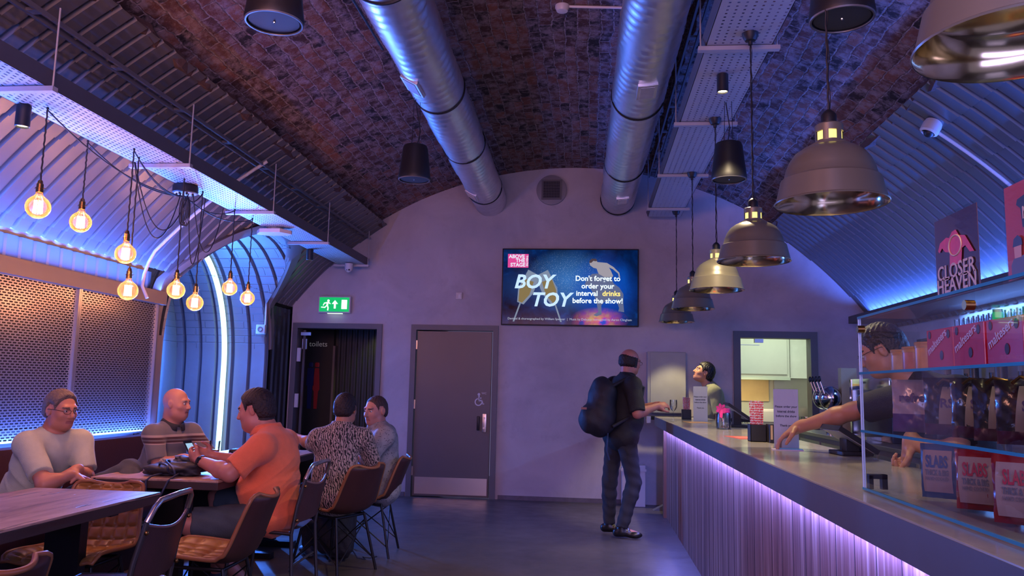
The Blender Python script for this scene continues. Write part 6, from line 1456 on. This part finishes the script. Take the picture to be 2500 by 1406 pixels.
# --- man in orange with the phone
mk, ct = hair_full(.080, -.075, -.005)
P3 = dict(pelvis=(-1.92, 4.86, .53), chest=(-1.93, 4.84, .86), neck=(-1.985, 4.86, 1.03), face=(-.995, .08, 0), head=(-2.075, 4.86, 1.155), hf=(-.965, -.06, -.24), hu=(-.2, 0, 1), belly=.085, big=.05, arm=1.12, hs=1.05, hair_t=.011, haircut=ct,
          shR=(-1.955, 5.07, .955), shL=(-1.93, 4.63, .955), elR=(-2.18, 5.12, .80), elL=(-2.07, 4.53, .80), wrR=(-2.385, 4.96, .855), wrL=(-2.345, 4.71, .85), handR=((-.75, -.45, .25), (.1, -.9, .3), 1, .75), handL=((-.85, .35, .28), (0, .9, .35), -1, .75),
          hipR=(-1.98, 4.98, .51), hipL=(-1.98, 4.72, .51), knR=(-2.36, 5.02, .60), knL=(-2.34, 4.62, .49), anR=(-2.36, 5.08, .09), anL=(-2.06, 4.86, .10), toeL=(.55, -.1, 0), toeR=(-1, 0, 0))
person('person', 'large man in an orange shirt bent over his phone', P3, SKINF, HDK, .0045, mk, (cloth('orange_shirt_cloth', (.90, .19, .075)), .82, .009, .012, 'shirt'), (cloth('grey_denim_shorts', (.07, .085, .095)), .93, .020), (pm('navy_trainer', (.02, .03, .07), .6), SOLE), cloth('orange_shirt_cloth', (.90, .19, .075)), fat=.012)
# --- man in zebra print, from behind
mk, ct = hair_full(.080, -.06, -.005)
P4 = dict(pelvis=(-1.82, 5.74, .52), chest=(-1.83, 5.76, .84), neck=(-1.81, 5.79, 1.01), face=(-.55, .83, 0), head=(-1.80, 5.83, 1.145), hf=(.10, 1, -.05), belly=.03, hair_t=.007, haircut=ct, hs=.96,
          shR=(-1.665, 5.85, .94), shL=(-1.95, 5.70, .935), big=-.03, elR=(-1.62, 5.98, .75), elL=(-2.04, 5.85, .88), wrR=(-1.80, 6.12, .78), wrL=(-2.24, 5.97, .925), handR=((-.8, .5, 0), (0, 0, -1), -1, .4), handL=((-.6, .6, .1), (.3, .2, -1), 1, .3),
          hipR=(-1.80, 5.86, .50), hipL=(-1.94, 5.76, .50), knR=(-1.99, 6.22, .52), knL=(-2.15, 6.12, .52), anR=(-1.98, 6.18, .09), anL=(-2.15, 6.18, .09))
person('person', 'dark haired man in zebra print shirt, seen from behind', P4, SKINT, HDK, .0055, mk, (nodes_mat('zebra_print_cloth', b_zebra, .8), .95, .005, .012, 'shirt'), (NAVYT, 2, .010), (pm('navy_trainer', (.02, .03, .07), .6), SOLE), nodes_mat('zebra_print_cloth', b_zebra, .8))
# --- man in floral shirt, talking
mk, ct = hair_full(.098, -.055, .008)
P5 = dict(pelvis=(-1.66, 6.44, .50), chest=(-1.65, 6.40, .82), neck=(-1.695, 6.395, .995), face=(-.92, -.25, 0), head=(-1.72, 6.385, 1.118), hf=(-.50, -.86, -.12), belly=.07, hair_t=.0035, haircut=ct, nose=1.05,
          shR=(-1.68, 6.60, .935), shL=(-1.59, 6.21, .935), elR=(-1.86, 6.62, .78), elL=(-1.68, 6.08, .76), wrR=(-1.95, 6.42, .88), wrL=(-1.84, 6.22, .84), handR=((-.4, -.6, .5), (0, -.3, -1), 1, .4), handL=((-.7, .5, .4), (0, .3, -1), -1, .5),
          hipR=(-1.72, 6.54, .49), hipL=(-1.72, 6.35, .49), knR=(-2.14, 6.56, .52), knL=(-2.10, 6.32, .52), anR=(-2.12, 6.56, .09), anL=(-2.09, 6.34, .09))
person('person', 'crop haired man in a pale floral shirt turning to talk', P5, SKINB, pm('short_brown_crop', (.05, .028, .022), .6, var=.3, scale=80, bump=.5, bscale=140), .0050, mk, (nodes_mat('floral_print_cloth', b_floral, .8), 1.55, .006, .014, 'shirt'), (NAVYT, 2, .010), None, nodes_mat('floral_print_cloth', b_floral, .8))
# --- standing man with the backpack
def m6(sx, sy, sz, q_): return (sz > -.05) & (sz < .045) & (sy < .035)
P6 = dict(pelvis=(.30, 7.62, .90), chest=(.315, 7.61, 1.24), neck=(.35, 7.62, 1.455), face=(.88, .46, 0), head=(.385, 7.64, 1.595), hf=(.80, .58, -.18), belly=.07, arm=1.08, hair_t=.010,
          haircut=lambda sx, sy, sz: np.maximum(np.maximum(-.055-sz, sz-.034+.25*sy), sy-.028), shR=(.40, 7.44, 1.385), shL=(.24, 7.79, 1.385), elR=(.44, 7.36, 1.125), elL=(.38, 7.92, 1.13), wrR=(.625, 7.52, 1.19), wrL=(.60, 7.80, 1.19), handR=((.9, .3, .2), (0, .6, -.6), -1, .75), handL=((.9, -.3, .2), (0, -.6, -.6), 1, .8),
          hipR=(.345, 7.54, .88), hipL=(.25, 7.70, .88), knR=(.42, 7.56, .49), knL=(.20, 7.70, .47), anR=(.31, 7.50, .09), anL=(.20, 7.72, .09), toeR=(.95, -.15, 0), toeL=(.8, -.2, 0))
person('person', 'balding man in black tee and jeans standing at the bar', P6, SKINF, HDK, .0055, m6, (BLK, .95, .006, .014, 'tee_shirt'), (DJEANS, 2, .012), (LSH, LSH), BLK, True)
o = thing('backpack', 'large black backpack on the standing man\'s back', 'backpack', (.10, 7.52, 1.0))
def bk_(x, y, z): return (.10+x, 7.52+y, 1.0+z)
e1 = nrm((.88, .46, 0)); e2 = nrm((.46, -.88, 0)); Mb = np.array([e2, e1, (0, 0, 1)])
cb_ = V3(.145, 7.515, 1.16)
sdf_mesh('bag_body', M_tx, o, [Ell(cb_-e1*.03+V3(0, 0, .03), (.15, .13, .27), Mb, .05), Ell(cb_-e1*.06+V3(0, 0, -.09), (.16, .15, .17), Mb, .05), Ell(cb_-e1*.17+V3(0, 0, -.10), (.11, .08, .13), Mb, .03), Cap(cb_-e2*.08+V3(0, 0, .16), cb_+e2*.08+V3(0, 0, .16), .07, .07, .06)], .009, (), lambda p: .004*np.sin(40*p[:, 2]+30*p[:, 0])*np.sin(25*p[:, 1]))
for sg in (-1, 1):
    m = MB(); pts = [cb_+e2*sg*.12+V3(0, 0, .2), V3(.315, 7.61, 1.24)+e2*sg*.145+V3(0, 0, .205)-e1*.03, V3(.315, 7.61, 1.24)+e2*sg*.16+V3(0, 0, .12)+e1*.13, V3(.315, 7.61, 1.24)+e2*sg*.17-V3(0, 0, .1)+e1*.08, cb_+e2*sg*.15-V3(0, 0, .16)]
    m.tube([tuple(p-np.array(o.location)) for p in pts], .017, 8); m.build('shoulder_strap', M_tx, o, smooth=60)
p = cb_-e1*.245+V3(0, 0, -.0)+e2*.06-np.array(o.location); m = MB(); m.box(tuple(p), (.05, .012, .02)); m.build('brand_tab', pm('tab_red', (.3, .12, .10), .5), o)
m = MB(); m.tube([tuple(cb_-e1*.02+e2*.1+V3(0, 0, -.22)-np.array(o.location)), tuple(cb_-e1*.03+e2*.11+V3(0, 0, -.38)-np.array(o.location)), tuple(cb_-e1*.01+e2*.12+V3(0, 0, -.46)-np.array(o.location))], .008, 6); m.build('hanging_strap', M_strap, o, smooth=60)
# glass held by the standing man
o = thing('stemmed_glass', 'clear stemmed glass by the standing man\'s hand', 'glass', (.735, 7.72, 1.052))
m = MB(); m.lathe([(.001, 0), (.030, .001), (.030, .003), (.004, .006), (.004, .09), (.02, .105), (.034, .13), (.036, .16), (.034, .20), (.032, .20), (.034, .16), (.001, .104)], 20); m.build('glass_bowl', M_tumbler, o, smooth=60); o.location = (.80, 7.75, 1.051)
# --- young bartender looking up
mk, ct = hair_full(.068, -.07, -.008)
P7 = dict(pelvis=(1.44, 9.23, .93), chest=(1.40, 9.22, 1.22), neck=(1.345, 9.22, 1.41), face=(-1, -.12, 0), head=(1.29, 9.21, 1.545), hf=(-.93, -.12, .36), hu=(.36, 0, .93), hair_t=.014, haircut=ct, arm=.85,
          shR=(1.38, 9.38, 1.335), shL=(1.385, 9.06, 1.335), elR=(1.43, 9.45, 1.08), elL=(1.42, 8.99, 1.08), wrR=(1.25, 9.44, 1.01), wrL=(1.40, 8.86, .88), handR=((-.9, 0, -.2), (0, 0, -1), 1, .4), handL=((-.2, -.5, -.8), (-1, 0, 0), -1, .4),
          hipR=(1.44, 9.31, .91), hipL=(1.44, 9.14, .91), knR=(1.45, 9.32, .49), knL=(1.45, 9.13, .49), anR=(1.46, 9.32, .09), anL=(1.46, 9.13, .09))
person('person', 'dark haired bartender in an olive tee looking up', P7, SKINT, HBK, .006, mk, (cloth('olive_tee_cloth', (.24, .25, .14)), .95, .005, .013, 'tee_shirt'), (DJEANS, 2, .012), (LSH, LSH))
# --- barman leaning and reaching across the bar
mk, ct = hair_full(.07, -.07, -.008)
P8 = dict(pelvis=(1.66, 3.50, .93), chest=(1.50, 3.56, 1.22), neck=(1.375, 3.59, 1.40), face=(-.80, .55, -.3), head=(1.265, 3.60, 1.525), hf=(-.82, .30, -.42), hu=(-.3, .1, .95), hair_t=.011, haircut=ct, arm=1.0, hs=.92,
          shR=(1.44, 3.76, 1.33), shL=(1.47, 3.38, 1.345), elR=(1.27, 4.02, 1.255), elL=(1.42, 3.28, 1.10), wrR=(1.055, 4.185, 1.165), wrL=(1.30, 3.42, 1.15), handR=((-.80, .12, -.52), (-.35, .0, -.85), 1, .42), handL=((-.15, .25, -.9), (-.9, .1, -.2), -1, 1.25),
          hipR=(1.68, 3.60, .91), hipL=(1.70, 3.42, .91), knR=(1.66, 3.62, .49), knL=(1.70, 3.40, .49), anR=(1.70, 3.62, .09), anL=(1.74, 3.40, .09), hands=1.05)
person('person', 'bespectacled barman behind the glass case reaching over the bar', P8, SKINT, HBK, .0047, mk, (cloth('black_uniform', (.015, .016, .022)), .75, .005, .013, 'shirt'), (DJEANS, 2, .012), (LSH, LSH), None, True)
# phone and wristband of the orange man
o = thing('mobile_phone', 'dark phone with a lit screen held by the orange man', 'phone', (-2.455, 4.82, .895))
R_ = frame_T((0, 0, 0), (.2, .97, 0), (-.55, .1, .83)); m = MB(); m.add(*boxvf(-.034, .034, -.065, .075, -.004, .004), 0, R_); m.build('phone_case', M_blackpl, o)
m = MB(); m.add(*boxvf(-.030, .030, -.06, .055, .0041, .0046), 0, R_); m.build('screen', em('phone_screen', (.35, .55, .75), 1.1), o)
o = thing('wristband', 'black fitness band on the orange man\'s near wrist', 'watch', (-2.315, 4.695, .845))
d_ = nrm(V3(*P3['wrL'])-V3(*P3['elL'])); q_ = Vector(d_).to_track_quat('Z', 'Y').to_matrix().to_4x4(); m = MB(); m.lathe([(.0345, -.010), (.0375, -.010), (.0375, .010), (.0345, .010)], 24, T=q_); m.build('band', M_blackpl, o, smooth=40)
m = MB(); m.box((0, -.034, .012), (.022, .010, .036), bev=.002); m.build('display', M_black, o)
o.location = tuple(V3(*P3['elL'])+(V3(*P3['wrL'])-V3(*P3['elL']))*.93)
